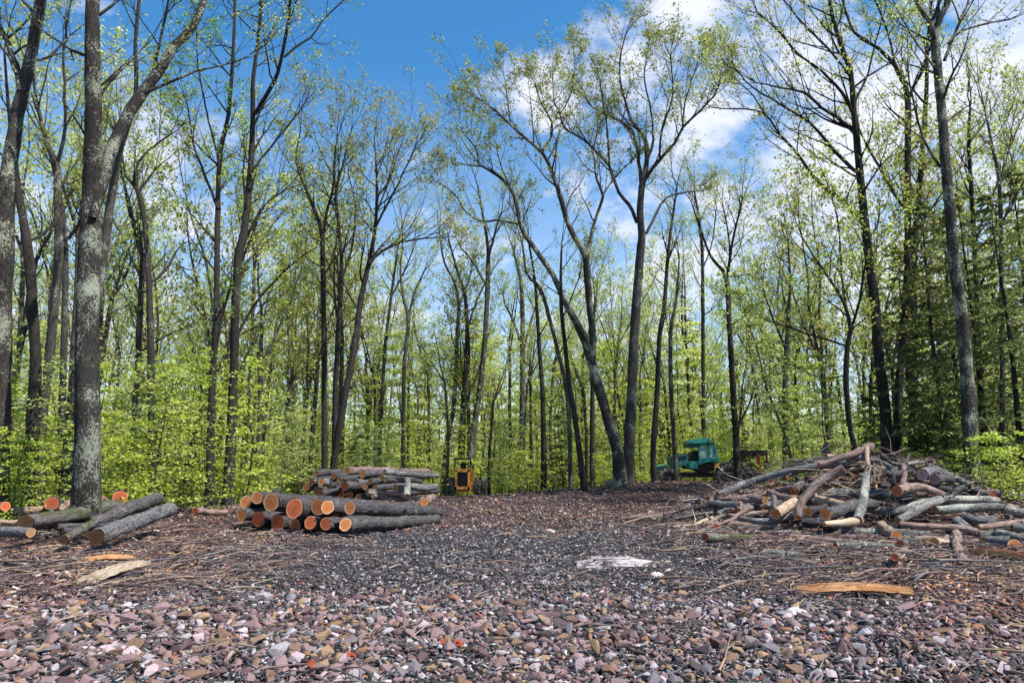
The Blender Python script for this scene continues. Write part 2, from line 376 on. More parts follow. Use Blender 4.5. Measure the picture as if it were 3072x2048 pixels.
ys = axis(-30, 4, 12)[:-1]+axis(4, 12, 110)[:-1]+axis(12, 40, 170)[:-1]+axis(40, 110, 50)[:-1]+axis(110, 900, 16)
xs = axis(-900, -60, 14)[:-1]+axis(-60, -18, 26)[:-1]+axis(-18, 18, 260)[:-1]+axis(18, 60, 26)[:-1]+axis(60, 900, 14)
V = [(x, y, ground_z(x, y)) for y in ys for x in xs]; nx = len(xs); ny = len(ys)
ii = np.arange(nx-1)[None, :]+np.arange(ny-1)[:, None]*nx; ii = ii.ravel()
g = np_solid('ground', np.array(V), np.stack([ii, ii+1, ii+1+nx, ii+nx], 1), M['ground'], smooth=True)
tag(g, kind='structure')

# ---------------------------------------------------------------- trees
def smooth_path(pts, step=.5):
    """Catmull-Rom through (Vector, radius) list"""
    out = []; n = len(pts)
    for i in range(n-1):
        p0 = pts[max(0, i-1)]; p1 = pts[i]; p2 = pts[i+1]; p3 = pts[min(n-1, i+2)]
        k = max(1, int((p2[0]-p1[0]).length/step))
        for j in range(k):
            t = j/k
            q = .5*((2*p1[0])+(-p0[0]+p2[0])*t+(2*p0[0]-5*p1[0]+4*p2[0]-p3[0])*t*t+(-p0[0]+3*p1[0]-3*p2[0]+p3[0])*t**3)
            out.append((q, p1[1]+(p2[1]-p1[1])*t))
    out.append(pts[-1]); return out
def rv(s=1.0): return Vector((random.gauss(0, s), random.gauss(0, s), random.gauss(0, s)))
def grow(mb, leaves, p, d, L, r, lev, maxlev, up=.18, wob=.2, kids=4, ang=.6, leafn=5, spread=.10, sides=4):
    n = max(3, int(L/.35)) if lev < maxlev else 3
    st = L/n; pts = [p.copy()]; rad = [r]; d = d.normalized()
    for i in range(n):
        d = (d+rv(wob*.5)+Vector((0, 0, up*.5))).normalized(); p = p+d*st; pts.append(p.copy()); rad.append(max(.004, r*(1-.85*(i+1)/n)))
    mb.tube(pts, rad, sides if lev < maxlev else 3)
    if lev >= maxlev:
        for q in (pts[-1], pts[-1]+rv(.12), pts[-2]):
            for i in range(max(1, leafn//3)): leaves.append(tuple(q+rv(spread*.75)))
        return
    k = kids if lev else kids+2
    for i in range(k):
        t = .25+.75*(i+random.random())/k; j = min(n, max(1, int(t*n)))
        ax = rv().normalized(); dd = (pts[j]-pts[j-1]).normalized(); side = (ax-dd*ax.dot(dd)).normalized()
        a = ang*random.uniform(.7, 1.3)
        grow(mb, leaves, pts[j], dd*math.cos(a)+side*math.sin(a), L*random.uniform(.38, .62)*(1.15-.4*t), max(.005, rad[j]*.6), lev+1, maxlev, up, wob, kids, ang, leafn, spread, sides)
def TRK(name, limbs, Y, label, leafm='leaf', barkm='bark', group='trees at the edge of the clearing', dens=1.0, lsize=.085,
               kids=4, v_free=900, blen=2.6, leafn=5, top=4.0, rel=1.0, spread=.11, cat='tree', flat=0.1, lev=2):
    """limbs: list of [(u, v, width_px), ...] in the 2352-wide photo frame; the first one is the trunk"""
    lsize *= 1.2 if Y > 26 else 1.15; dens *= 2.6 if Y > 27 else 2.3; leafn = 9 if Y > 27 else 7; lev = 3; kids = 3; blen *= 1.15
    mb = MB(); lv = []
    u0, v0, w0 = limbs[0][0]; base = Q(u0, v0, Y); gz = ground_z(base.x, base.y); base = Vector((base.x, base.y, gz-.12))
    seed = random.random()*50
    for li, limb in enumerate(limbs):
        slope = 0 if li == 0 else random.choice((-1, 1))*random.uniform(.15, .45)
        pts = []; acc = 0; prev = None
        for (u, v, wd) in limb:
            q0 = Q(u, v, Y)
            if prev is not None: acc += (q0-prev).length
            prev = q0; yy = Y+slope*acc+(.25*math.sin(acc*.6+seed) if li == 0 else 0)
            pts.append((Q(u, v, yy), max(.006, wd*S/F*Y*.5)))
        if li == 0:
            r0 = pts[0][1]; pts = [(base, r0*1.7), (base+Vector((0, 0, .35)), r0*1.2)]+[q for q in pts if q[0].z > base.z+.9]
        path = smooth_path(pts, .35 if li == 0 else .4)
        pl = [q[0]+(rv(.012) if li else Vector((0, 0, 0))) for q in path]; rl = [q[1] for q in path]
        mb.tube(pl, rl, 14 if rl[0] > .12 else (8 if rl[0] > .05 else 6), seed=seed, rough=.16 if rl[0] > .09 else .06)
        # side branches
        tot = sum((pl[i+1]-pl[i]).length for i in range(len(pl)-1)); acc = 0
        for i in range(1, len(pl)):
            seg = (pl[i]-pl[i-1]).length; acc += seg; fv = proj(pl[i])[1]/S
            if fv > v_free: continue
            frac = acc/max(tot, .1)
            pr = dens*seg*(.8 if li else .5)*(.25+frac)
            if fv > v_free-120: pr *= .5
            while random.random() < pr:
                pr -= 1; dd = (pl[i]-pl[i-1]).normalized(); ax = rv().normalized(); side = (ax-dd*ax.dot(dd)).normalized()
                if side.z < -.2: side.z *= -.5
                a = random.uniform(.55, 1.15); L = blen*random.uniform(.45, 1.2)*(1.1-.35*frac)
                grow(mb, lv, pl[i], dd*math.cos(a)+side*math.sin(a), L, min(rl[i]*.55, .016+L*.014), 1, lev, .2, .22, kids if L > 1.2 else 2, .65, leafn, spread)
        # continue past the traced tip
        dd = (pl[-1]-pl[-3 if len(pl) > 3 else 0]).normalized(); L = top if li == 0 else top*.65
        if limb[-1][1] < 20: L = max(L, 3.0)
        for k in range(2):
            grow(mb, lv, pl[-1], dd+rv(.22)+Vector((0, 0, .2)), L*random.uniform(.7, 1), rl[-1]*.75, 1, 3, .15, .2, kids+1, .55, leafn, spread)
    root = empty(name, base, label, cat, group)
    mb.build('trunk', M[barkm], root, origin=base, smooth=True)
    if lv:
        c = np.array(lv)-np.array(base); np_mesh('crown', leaf_quads(c, lsize, flat), 4, M[leafm], root)
    return root
TR = TRK
TR('tall_tree', [[(200, 1165, 54), (202, 1000, 51), (200, 850, 50), (203, 650, 50), (212, 450, 44), (215, 250, 38), (212, 100, 34), (212, 0, 31), (210, -250, 24)],
    [(214, 500, 16), (230, 440, 26), (242, 395, 28), (262, 337, 30), (285, 281, 29), (319, 225, 29), (360, 169, 26), (401, 105, 23), (442, 64, 20), (469, 0, 19), (490, -120, 12)],
    [(330, 215, 10), (390, 190, 8), (450, 165, 6), (520, 150, 4)], [(222, 230, 9), (250, 190, 7), (290, 150, 5), (330, 110, 3)]],
   16, 'thick lichen-speckled tree at left with one heavy limb leaning right', barkm='bark_lichen', v_free=420, dens=.45, blen=2.2, leafm='leaf', lsize=.07)
TR('tall_tree', [[(150, 1150, 20), (158, 1000, 20), (172, 870, 20), (215, 740, 18), (240, 560, 22), (258, 440, 18), (275, 350, 14), (311, 225, 10), (311, 100, 9), (320, 0, 8)],
    [(290, 290, 7), (340, 200, 7), (372, 80, 6), (385, 0, 5)]], 20, 'leaning dark tree half hidden behind the thick lichen-speckled trunk', barkm='bark', v_free=380, dens=.5)
TR('tall_tree', [[(-8, 1130, 46), (0, 900, 42), (6, 700, 38), (12, 560, 36), (18, 410, 34), (30, 330, 32), (40, 262, 30), (56, 200, 28), (69, 142, 28), (81, 75, 26), (94, 0, 24), (110, -150, 18)],
    [(48, 210, 14), (36, 150, 15), (15, 90, 14), (-10, 50, 12)], [(36, 170, 8), (20, 130, 7), (-5, 100, 5)]],
   17, 'grey tree cut by the left edge with a fork high up', barkm='bark_lichen', v_free=450, dens=.5)
TR('tall_tree', [[(70, 1135, 30), (75, 963, 28), (82, 850, 24), (77, 738, 22), (66, 588, 21), (52, 500, 18), (41, 431, 16), (32, 350, 12), (20, 250, 8), (10, 120, 5)]],
   19, 'dark furrowed tree second from the left edge', barkm='bark_dark', v_free=600, dens=.6)
TR('tall_tree', [[(90, 1120, 20), (98, 960, 18), (112, 850, 18), (125, 700, 19), (135, 588, 19), (133, 470, 18), (130, 375, 16), (112, 340, 10), (95, 280, 9), (82, 220, 7), (74, 160, 5)],
    [(133, 372, 9), (146, 320, 8), (150, 260, 7), (148, 190, 6), (146, 120, 5), (158, 30, 4)]], 22, 'slender pale tree leaning left then forking, between two dark trunks', barkm='bark', v_free=520, dens=.8)
TR('tall_tree', [[(135, 1150, 15), (140, 1000, 15), (147, 800, 14), (150, 650, 14), (149, 560, 12), (142, 470, 9), (120, 380, 6), (100, 300, 4)], [(158, 548, 8), (178, 520, 7), (195, 490, 5), (215, 440, 4)]],
   23, 'thin grey tree just left of the thick lichen-speckled trunk', v_free=560, dens=.8)
TR('tall_tree', [[(349, 1100, 17), (347, 888, 15), (345, 738, 14), (339, 588, 13), (326, 469, 12), (307, 424, 9), (289, 405, 6), (280, 350, 4)], [(312, 425, 6), (315, 375, 6), (340, 345, 5), (390, 310, 4)]],
   24, 'single dark tree standing between the left logs and the log stack', barkm='bark_dark', v_free=800, dens=.8, leafm='leaf')
TR('tall_tree', [[(482, 1135, 17), (487, 888, 15), (497, 738, 14), (499, 562, 13), (502, 412, 12), (508, 337, 11), (525, 262, 9), (536, 112, 8), (540, 0, 6)],
    [(500, 480, 7), (470, 400, 6), (445, 330, 5), (430, 240, 4)], [(505, 380, 6), (480, 280, 5), (455, 150, 4), (450, 40, 3)]],
   25, 'dark double-stemmed tree with fresh green leaves halfway up', barkm='bark_dark', v_free=820, dens=1.1, leafm='leaf_green', lsize=.10, leafn=7)
TR('tall_tree', [[(525, 1135, 22), (536, 888, 20), (540, 738, 19), (547, 588, 18), (559, 540, 17), (574, 412, 15), (581, 262, 12), (581, 188, 10), (596, 60, 7), (600, -60, 5)],
    [(585, 262, 10), (608, 225, 10), (630, 188, 9), (652, 112, 8), (668, 0, 6)], [(652, 131, 6), (680, 108, 6), (712, 86, 5), (750, 38, 4), (790, 0, 3)],
    [(575, 400, 6), (620, 340, 5), (660, 290, 4), (700, 240, 3)], [(560, 560, 6), (600, 480, 5), (650, 440, 4)]],
   26, 'dark many-limbed tree whose top reaches right into the open sky', barkm='bark_dark', v_free=800, dens=.9, leafm='leaf', blen=2.9)
TR('tall_tree', [[(745, 1080, 14), (744, 775, 12), (741, 588, 11), (738, 530, 10), (722, 480, 8), (700, 430, 6), (680, 370, 4), (690, 300, 3)], [(742, 560, 7), (752, 480, 6), (765, 430, 6), (770, 340, 4)]],
   29, 'leftmost of the three slim dark trees rising behind the log stack', barkm='bark_dark', v_free=760, dens=1.4, top=3.6, blen=3.2, leafm='leaf_red')
TR('tall_tree', [[(768, 1080, 13), (770, 900, 12), (778, 750, 11), (785, 620, 10), (778, 520, 8), (772, 440, 7), (790, 370, 5), (800, 320, 3)], [(785, 640, 6), (810, 560, 5), (815, 470, 4), (800, 400, 3)]],
   30, 'middle one of the three slim dark trees rising behind the log stack', barkm='bark_dark', v_free=740, dens=1.4, top=3.2, blen=3.2, leafm='leaf_red')
TR('tall_tree', [[(765, 1080, 17), (785, 950, 15), (810, 820, 14), (830, 680, 13), (848, 600, 11), (862, 520, 8), (866, 430, 7), (862, 350, 4)],
    [(846, 605, 7), (880, 575, 6), (940, 552, 5), (1000, 545, 3)], [(858, 530, 6), (895, 460, 5), (925, 400, 4), (950, 350, 3)], [(862, 500, 5), (890, 420, 4), (905, 360, 3)]],
   28, 'rightward leaning dark tree, rightmost of the three behind the log stack', barkm='bark_dark', v_free=720, dens=1.4, top=3.2, blen=3.4, leafm='leaf_red')
TR('tall_tree', [[(872, 1040, 8), (878, 907, 8), (885, 794, 8), (896, 700, 7), (904, 640, 6), (915, 560, 4)], [(900, 680, 4), (930, 620, 4), (950, 570, 3)]], 42, 'thin grey tree far behind the right half of the log stack', barkm='bark_far', v_free=760, dens=.8)
TR('tall_tree', [[(926, 1038, 9), (928, 850, 9), (938, 738, 9), (926, 680, 7), (920, 620, 5), (925, 560, 4)], [(938, 740, 6), (950, 680, 5), (975, 620, 4)]], 40, 'thin forked tree behind the right end of the log stack', barkm='bark_far', v_free=780, dens=.8)
TR('tall_tree', [[(1058, 1050, 15), (1063, 960, 14), (1067, 888, 12), (1073, 775, 10), (1068, 680, 8), (1050, 620, 6), (1030, 550, 4)], [(1073, 760, 6), (1095, 690, 5), (1120, 640, 4)]],
   48, 'dark tree rising straight behind the roll bars of the yellow machine', barkm='bark_dark', v_free=760, dens=.9)
TR('tall_tree', [[(1020, 1075, 13), (1030, 1000, 11), (1043, 925, 10), (1050, 775, 9), (1054, 700, 8), (1044, 650, 6), (1020, 600, 5), (1010, 540, 3)], [(1054, 700, 6), (1075, 650, 5), (1090, 590, 4)]],
   49, 'slim tree leaning slightly right just left of the yellow machine', barkm='bark_far', v_free=760, dens=.9)
TR('tall_tree', [[(1080, 1062, 16), (1092, 960, 14), (1103, 888, 13), (1114, 775, 12), (1121, 625, 11), (1120, 560, 8), (1110, 500, 6), (1098, 430, 4)], [(1121, 600, 6), (1135, 540, 5), (1150, 490, 4)], [(1118, 660, 5), (1085, 600, 4), (1060, 570, 3)]],
   46, 'leaning tree directly right of the roll bars of the yellow machine', barkm='bark', v_free=700, dens=.8)
TR('tall_tree', [[(1197, 1120, 14), (1200, 925, 13), (1200, 813, 12), (1200, 719, 11), (1195, 640, 8), (1180, 580, 5)], [(1200, 800, 7), (1180, 740, 6), (1160, 700, 4)], [(1202, 800, 7), (1222, 730, 6), (1240, 670, 4)]],
   46, 'pale straight tree with a wide fork, in the gap right of the yellow machine', barkm='bark_far', v_free=720, dens=.6)
TR('tall_tree', [[(1249, 1135, 12), (1247, 925, 11), (1238, 794, 9), (1234, 719, 8), (1228, 640, 6), (1215, 560, 4)]], 38, 'slim straight dark tree midway between the yellow machine and the twin trees', barkm='bark_dark', v_free=800, dens=.6)
TR('tall_tree', [[(1341, 1118, 13), (1324, 982, 12), (1309, 888, 11), (1298, 794, 10), (1290, 719, 9), (1288, 640, 7), (1290, 560, 4)], [(1292, 730, 4), (1310, 690, 4), (1330, 640, 3)]], 33, 'slim dark tree leaning left, left neighbour of the straight one by the twin trees', barkm='bark_dark', v_free=800, dens=.6)
TR('tall_tree', [[(1310, 1100, 8), (1305, 925, 10), (1283, 813, 9), (1264, 738, 9), (1241, 663, 8), (1211, 630, 6), (1200, 560, 4)]], 36, 'thin crooked tree leaning far left in front of the gap', barkm='bark', v_free=760, dens=.6)
TR('tall_tree', [[(1361, 1122, 12), (1360, 1000, 11), (1361, 869, 10), (1362, 780, 7), (1366, 700, 5)]], 37, 'short-crowned dark straight tree just left of the twin trees', barkm='bark_dark', v_free=860, dens=.7)
# the twin trees on the rise
TR('tall_tree', [[(1425, 1112, 30), (1418, 1038, 26), (1391, 944, 24), (1369, 869, 23), (1350, 798, 21), (1328, 749, 18), (1301, 700, 15), (1271, 633, 13), (1238, 585, 12), (1210, 545, 11), (1196, 517, 10), (1181, 450, 9), (1159, 416, 8), (1133, 397, 7), (1106, 382, 5), (1076, 380, 3)],
    [(1362, 835, 14), (1360, 757, 16), (1350, 663, 16), (1344, 588, 14), (1309, 525, 12), (1286, 450, 11), (1268, 394, 9), (1245, 349, 8), (1208, 319, 7), (1174, 289, 5), (1140, 255, 4), (1110, 235, 3)],
    [(1245, 349, 6), (1264, 319, 5), (1268, 281, 5), (1245, 240, 4), (1230, 200, 3)], [(1348, 600, 9), (1361, 525, 8), (1384, 450, 7), (1370, 412, 6), (1365, 337, 4), (1380, 280, 3)],
    [(1384, 450, 5), (1410, 410, 4), (1440, 380, 3)], [(1099, 378, 4), (1091, 337, 4), (1061, 300, 3), (1056, 250, 2)], [(1189, 514, 6), (1140, 506, 6), (1099, 508, 4), (1061, 476, 4), (1054, 457, 3), (1016, 424, 2)],
    [(1174, 289, 4), (1165, 230, 3), (1160, 190, 2)], [(1181, 450, 4), (1150, 380, 3), (1140, 330, 2)]],
   33, 'forked leaning tree of the pair on the rise, lichen on its trunk', barkm='bark_lichen', v_free=560, dens=1.25, leafm='leaf_red', top=2.8, blen=3.1, lsize=.10)
TR('tall_tree', [[(1440, 1112, 28), (1444, 1040, 25), (1450, 925, 24), (1455, 813, 22), (1459, 738, 22), (1470, 588, 20), (1474, 540, 18), (1470, 488, 16), (1474, 431, 15), (1485, 375, 12), (1481, 319, 10), (1451, 277, 8), (1436, 232, 6), (1425, 188, 5), (1425, 130, 4), (1440, 70, 3)],
    [(1472, 420, 9), (1468, 375, 9), (1460, 325, 8), (1450, 298, 7), (1429, 281, 6), (1391, 262, 5), (1360, 245, 4), (1340, 220, 3)],
    [(1480, 415, 10), (1500, 385, 9), (1525, 355, 8), (1549, 330, 7), (1568, 292, 6), (1600, 262, 5), (1640, 220, 4), (1655, 180, 3)],
    [(1463, 510, 9), (1445, 470, 9), (1421, 442, 8), (1399, 382, 8), (1369, 349, 7), (1339, 319, 6), (1298, 296, 5), (1286, 262, 4), (1273, 232, 4), (1270, 180, 3)],
    [(1485, 536, 7), (1519, 469, 6), (1549, 446, 5), (1600, 440, 3)], [(1485, 375, 7), (1500, 320, 6), (1495, 250, 5), (1480, 180, 4), (1490, 100, 3)],
    [(1515, 365, 6), (1520, 300, 5), (1545, 220, 4), (1540, 130, 3)], [(1568, 292, 5), (1575, 230, 4), (1600, 150, 3)], [(1286, 262, 3), (1310, 220, 3), (1320, 160, 2)], [(1399, 382, 5), (1395, 300, 4), (1380, 200, 3)]],
   34, 'upright tall tree of the pair on the rise, with a broad vase-shaped crown', barkm='bark', v_free=440, dens=1.3, leafm='leaf_red', top=2.8, blen=3.1, lsize=.10)
TR('tall_tree', [[(1504, 1102, 14), (1500, 1038, 13), (1510, 888, 12), (1515, 775, 11), (1526, 700, 10), (1534, 588, 8), (1545, 500, 6), (1555, 430, 4)]], 37, 'dark straight tree just right of the twin trees', barkm='bark_dark', v_free=780, dens=.9)
TR('tall_tree', [[(1552, 1070, 10), (1541, 888, 10), (1541, 757, 9), (1553, 690, 6), (1560, 600, 4)]], 42, 'thin grey tree left of the hood of the green machine', barkm='bark_far', v_free=820, dens=.9)
TR('tall_tree', [[(1617, 1030, 10), (1615, 850, 9), (1613, 588, 8), (1605, 500, 6), (1595, 440, 4)], [(1613, 620, 4), (1635, 560, 3), (1645, 480, 3)]], 50, 'thin dark tree rising behind the cab of the green machine', barkm='bark_dark', v_free=800, dens=1.0)
TR('tall_tree', [[(1694, 1075, 17), (1690, 1000, 15), (1684, 907, 14), (1677, 775, 12), (1669, 644, 11), (1650, 610, 7), (1632, 588, 6), (1610, 530, 5), (1590, 470, 3)], [(1669, 650, 8), (1677, 588, 7), (1690, 520, 5), (1705, 460, 4)], [(1677, 600, 5), (1672, 530, 4), (1660, 470, 3)]],
   40, 'dark slim tree standing by the boom of the green machine', barkm='bark_dark', v_free=760, dens=1.0)
TR('tall_tree', [[(1806, 1105, 14), (1804, 888, 13), (1808, 794, 12), (1812, 700, 8), (1815, 640, 6), (1810, 560, 4)], [(1806, 810, 7), (1795, 775, 6), (1775, 730, 5), (1755, 670, 3)]], 36, 'forked tree rising behind the left slope of the brush pile', barkm='bark', v_free=820, dens=1.1)
TR('tall_tree', [[(1964, 1040, 13), (1950, 963, 12), (1943, 869, 12), (1947, 794, 11), (1954, 757, 10), (1940, 700, 7), (1905, 640, 6), (1870, 590, 4), (1840, 540, 3)],
    [(1954, 757, 7), (1975, 690, 6), (1985, 620, 5), (2000, 560, 3)], [(1947, 795, 5), (1900, 780, 5), (1850, 765, 4), (1760, 735, 3)], [(1950, 740, 6), (1935, 650, 5), (1930, 560, 4), (1920, 480, 3)], [(1944, 860, 4), (1900, 870, 3), (1840, 850, 2)]],
   25, 'thin curved tree with spreading leafy boughs above the brush pile', barkm='bark_dark', v_free=900, dens=1.9, leafm='leaf_bright', lsize=.10, leafn=9, flat=.5)
TR('tall_tree', [[(2040, 1070, 27), (2033, 944, 24), (2018, 813, 21), (2010, 700, 20), (1995, 588, 20), (1980, 450, 18), (1969, 337, 16), (1962, 262, 14), (1954, 169, 12), (1939, 124, 11), (1920, 68, 10), (1905, 0, 8), (1895, -120, 5)],
    [(1962, 262, 9), (1935, 215, 8), (1905, 180, 7), (1870, 150, 6), (1830, 124, 5), (1793, 75, 4), (1740, 30, 3)],
    [(1960, 300, 9), (1920, 268, 8), (1887, 248, 7), (1849, 214, 6), (1793, 202, 4), (1737, 190, 3)],
    [(1975, 400, 9), (1940, 370, 9), (1905, 337, 8), (1880, 300, 7), (1842, 270, 6), (1793, 240, 5), (1730, 202, 4), (1690, 160, 3)],
    [(1985, 520, 9), (1943, 470, 9), (1905, 440, 8), (1868, 405, 8), (1830, 352, 7), (1793, 311, 6), (1756, 262, 5), (1710, 251, 4), (1654, 251, 3)],
    [(1955, 180, 6), (1900, 110, 5), (1850, 60, 4), (1800, 0, 3)], [(1756, 262, 4), (1730, 220, 3), (1700, 190, 2)], [(1960, 240, 6), (1990, 180, 5), (2010, 100, 4), (2030, 30, 3)]],
   27, 'thick dark tree right of the pile top, long limbs sweeping left over the clearing', barkm='bark_dark', v_free=560, dens=1.25, leafm='leaf', blen=3.0, lsize=.095, leafn=6)
TR('tall_tree', [[(2062, 1060, 18), (2065, 900, 17), (2080, 700, 16), (2085, 562, 15), (2085, 412, 14), (2085, 225, 14), (2070, 180, 11), (2055, 150, 10), (2018, 112, 8), (1962, 75, 6), (1935, 0, 4)],
    [(2088, 225, 9), (2100, 195, 8), (2112, 176, 8), (2130, 131, 6), (2150, 60, 5), (2160, -30, 4)], [(2075, 480, 8), (2040, 420, 7), (2000, 350, 6), (1975, 300, 4)], [(2055, 150, 6), (2040, 80, 5), (2010, 0, 4)]],
   28, 'dark tree with a wide V fork high up, next right of the thick dark one', barkm='bark_dark', v_free=700, dens=1.1, leafm='leaf', lsize=.095)
TR('tall_tree', [[(2095, 1060, 18), (2098, 900, 17), (2098, 700, 16), (2100, 560, 15), (2112, 430, 13), (2127, 225, 10), (2130, 112, 7), (2140, 0, 5)]], 30, 'straight dark tree close behind the wide-forked one on the right', barkm='bark_dark', v_free=760, dens=1.1)
TR('tall_tree', [[(2234, 1120, 34), (2230, 1040, 32), (2228, 963, 30), (2220, 850, 28), (2209, 738, 26), (2190, 588, 24), (2181, 470, 23), (2172, 375, 22), (2164, 262, 21), (2153, 150, 21), (2147, 80, 19), (2160, 40, 15), (2180, 0, 14), (2200, -90, 10)],
    [(2145, 90, 12), (2138, 52, 12), (2112, 19, 10), (2095, -20, 8)], [(2168, 140, 8), (2187, 94, 8), (2205, 50, 7), (2225, 0, 5)], [(2180, 100, 6), (2210, 70, 6), (2243, 60, 5), (2318, 45, 4)],
    [(2160, 385, 7), (2123, 319, 6), (2100, 244, 5), (2089, 200, 4)], [(2150, 160, 6), (2120, 120, 5), (2080, 60, 4), (2050, 0, 3)], [(2175, 420, 5), (2230, 360, 4), (2290, 310, 3)]],
   22, 'lichen-whitened trunk leaning left at the right side of the clearing', barkm='bark_lichen', v_free=450, dens=.9, leafm='leaf', lsize=.075)
TR('tall_tree', [[(2300, 1060, 12), (2303, 900, 11), (2300, 600, 10), (2295, 420, 8), (2280, 340, 7), (2262, 250, 4)], [(2298, 420, 5), (2320, 340, 4), (2345, 280, 3)], [(2300, 520, 5), (2330, 450, 4), (2370, 400, 3)]], 24, 'thin grey tree near the right edge, right of the lichen-whitened trunk', barkm='bark', v_free=700, dens=1.5, leafm='leaf')
TR('tall_tree', [[(2255, 1060, 12), (2248, 800, 11), (2235, 500, 10), (2225, 330, 8), (2228, 250, 5)], [(2240, 560, 5), (2270, 470, 4), (2300, 400, 3)]], 27, 'thin dark tree close behind the lichen-whitened trunk', barkm='bark_dark', v_free=700, dens=1.5, leafm='leaf')

# ---- copied trees: prototypes built once
def copy_tree(src, loc, rz, sc, label, group=None):
    r = src.copy(); C.objects.link(r); r.location = loc; r.rotation_euler = (0, 0, rz); r.scale = (sc[0], sc[0], sc[1])
    r['label'] = label
    if group: r['group'] = group
    for ch in src.children:
        c = ch.copy(); C.objects.link(c); c.parent = r
    return r
def proto_tree(name, H, r0, leafm, barkm, fork=.5, dens=1.0, lsize=.13, blen=3.0, kids=4, leafn=6, bare=.33, flat=.1):
    mb = MB(); lv = []; base = Vector((0, 0, 0)); n = 24; p = Vector((0, 0, -.3)); d = Vector((random.gauss(0, .04), random.gauss(0, .04), 1)).normalized()
    pts = [p.copy()]; rad = [r0*1.4]; hf = int(n*fork)
    for i in range(hf):
        d = (d+rv(.035)+Vector((0, 0, .05))).normalized(); p = p+d*H/n; pts.append(p.copy()); rad.append(r0*(1-.45*i/n))
    sd = random.random()*50; mb.tube(pts, rad, 9, seed=sd, rough=.12); paths = [(pts, rad)]
    for k in range(random.choice((2, 3))):
        q = p.copy(); dd = (d+Vector((random.gauss(0, .25), random.gauss(0, .25), 0))).normalized(); pp = [q.copy()]; rr = [rad[-1]*.8]
        m_ = n-hf; m_ = int(m_*random.uniform(.8, 1))
        for i in range(m_):
            dd = (dd+rv(.07)+Vector((0, 0, .07))).normalized(); q = q+dd*H/n; pp.append(q.copy()); rr.append(max(.008, rad[-1]*.8*(1-.93*(i+1)/m_)))
        mb.tube(pp, rr, 6, seed=sd); paths.append((pp, rr))
    for pp, rr in paths:
        for i in range(1, len(pp)):
            h = pp[i].z/H
            if h < bare: continue
            pr = dens*(H/n)*(1.0 if pp is not pts else .8)
            while random.random() < pr:
                pr -= 1; dd = (pp[i]-pp[i-1]).normalized(); ax = rv().normalized(); side = (ax-dd*ax.dot(dd)).normalized(); a = random.uniform(.6, 1.2)
                L = blen*random.uniform(.4, 1.1)*(1.25-.75*h)
                grow(mb, lv, pp[i], dd*math.cos(a)+side*math.sin(a), L, min(rr[i]*.5, .01+L*.01), 1, 2, .15, .2, kids, .65, leafn, .14)
        for k in range(2): grow(mb, lv, pp[-1], Vector((random.gauss(0, .3), random.gauss(0, .3), 1)), 1.8, .012, 1, 2, .1, .2, kids, .6, leafn, .12)
    root = empty(name, base, 'x', 'tree')
    mb.build('trunk', M[barkm], root, smooth=True)
    np_mesh('crown', leaf_quads(np.array(lv), lsize, flat), 4, M[leafm], root)
    return root
def proto_sapling(name, H, leafm='leaf_bright', lsize=.09, spread=1.6, tiers=12, per=3, nl=20):
    mb = MB(); lv = []; p = Vector((0, 0, -.15)); d = Vector((random.gauss(0, .1), random.gauss(0, .1), 1)).normalized(); pts = [p.copy()]; n = 14
    for i in range(n): d = (d+rv(.08)+Vector((0, 0, .06))).normalized(); p = p+d*H/n; pts.append(p.copy())
    mb.tube(pts, [.006+.006*H*(1-i/n) for i in range(n+1)], 5)
    for t in range(tiers):
        f = .12+.88*(t+random.random()*.6)/tiers; j = min(n, int(f*n)); q = pts[j]
        for k in range(per):
            an = random.random()*6.283; L = spread*random.uniform(.5, 1.1)*(1.15-.75*f)
            dd = Vector((math.cos(an), math.sin(an), random.uniform(.05, .5))); bp = [q.copy()]; c = q.copy()
            for s_ in range(5): dd = (dd+rv(.12)-Vector((0, 0, .06))).normalized(); c = c+dd*L/5; bp.append(c.copy())
            mb.tube(bp, [.010-.0014*i for i in range(6)], 3)
            for s_ in range(nl):
                bq = bp[random.randint(1, 5)]; off = Vector((random.gauss(0, .16), random.gauss(0, .16), random.gauss(0, .035)))
                lv.append(tuple(bq+off))
                if s_ % 5 == 0: mb.tube([bq, bq+off*.6, bq+off*1.2], [.004, .003, .002], 3)
    root = empty(name, (0, 0, 0), 'x', 'tree')
    mb.build('stem', M['bark_far'], root, smooth=True)
    np_mesh('foliage', leaf_quads(np.array(lv), lsize, .6, .75), 4, M[leafm], root); return root
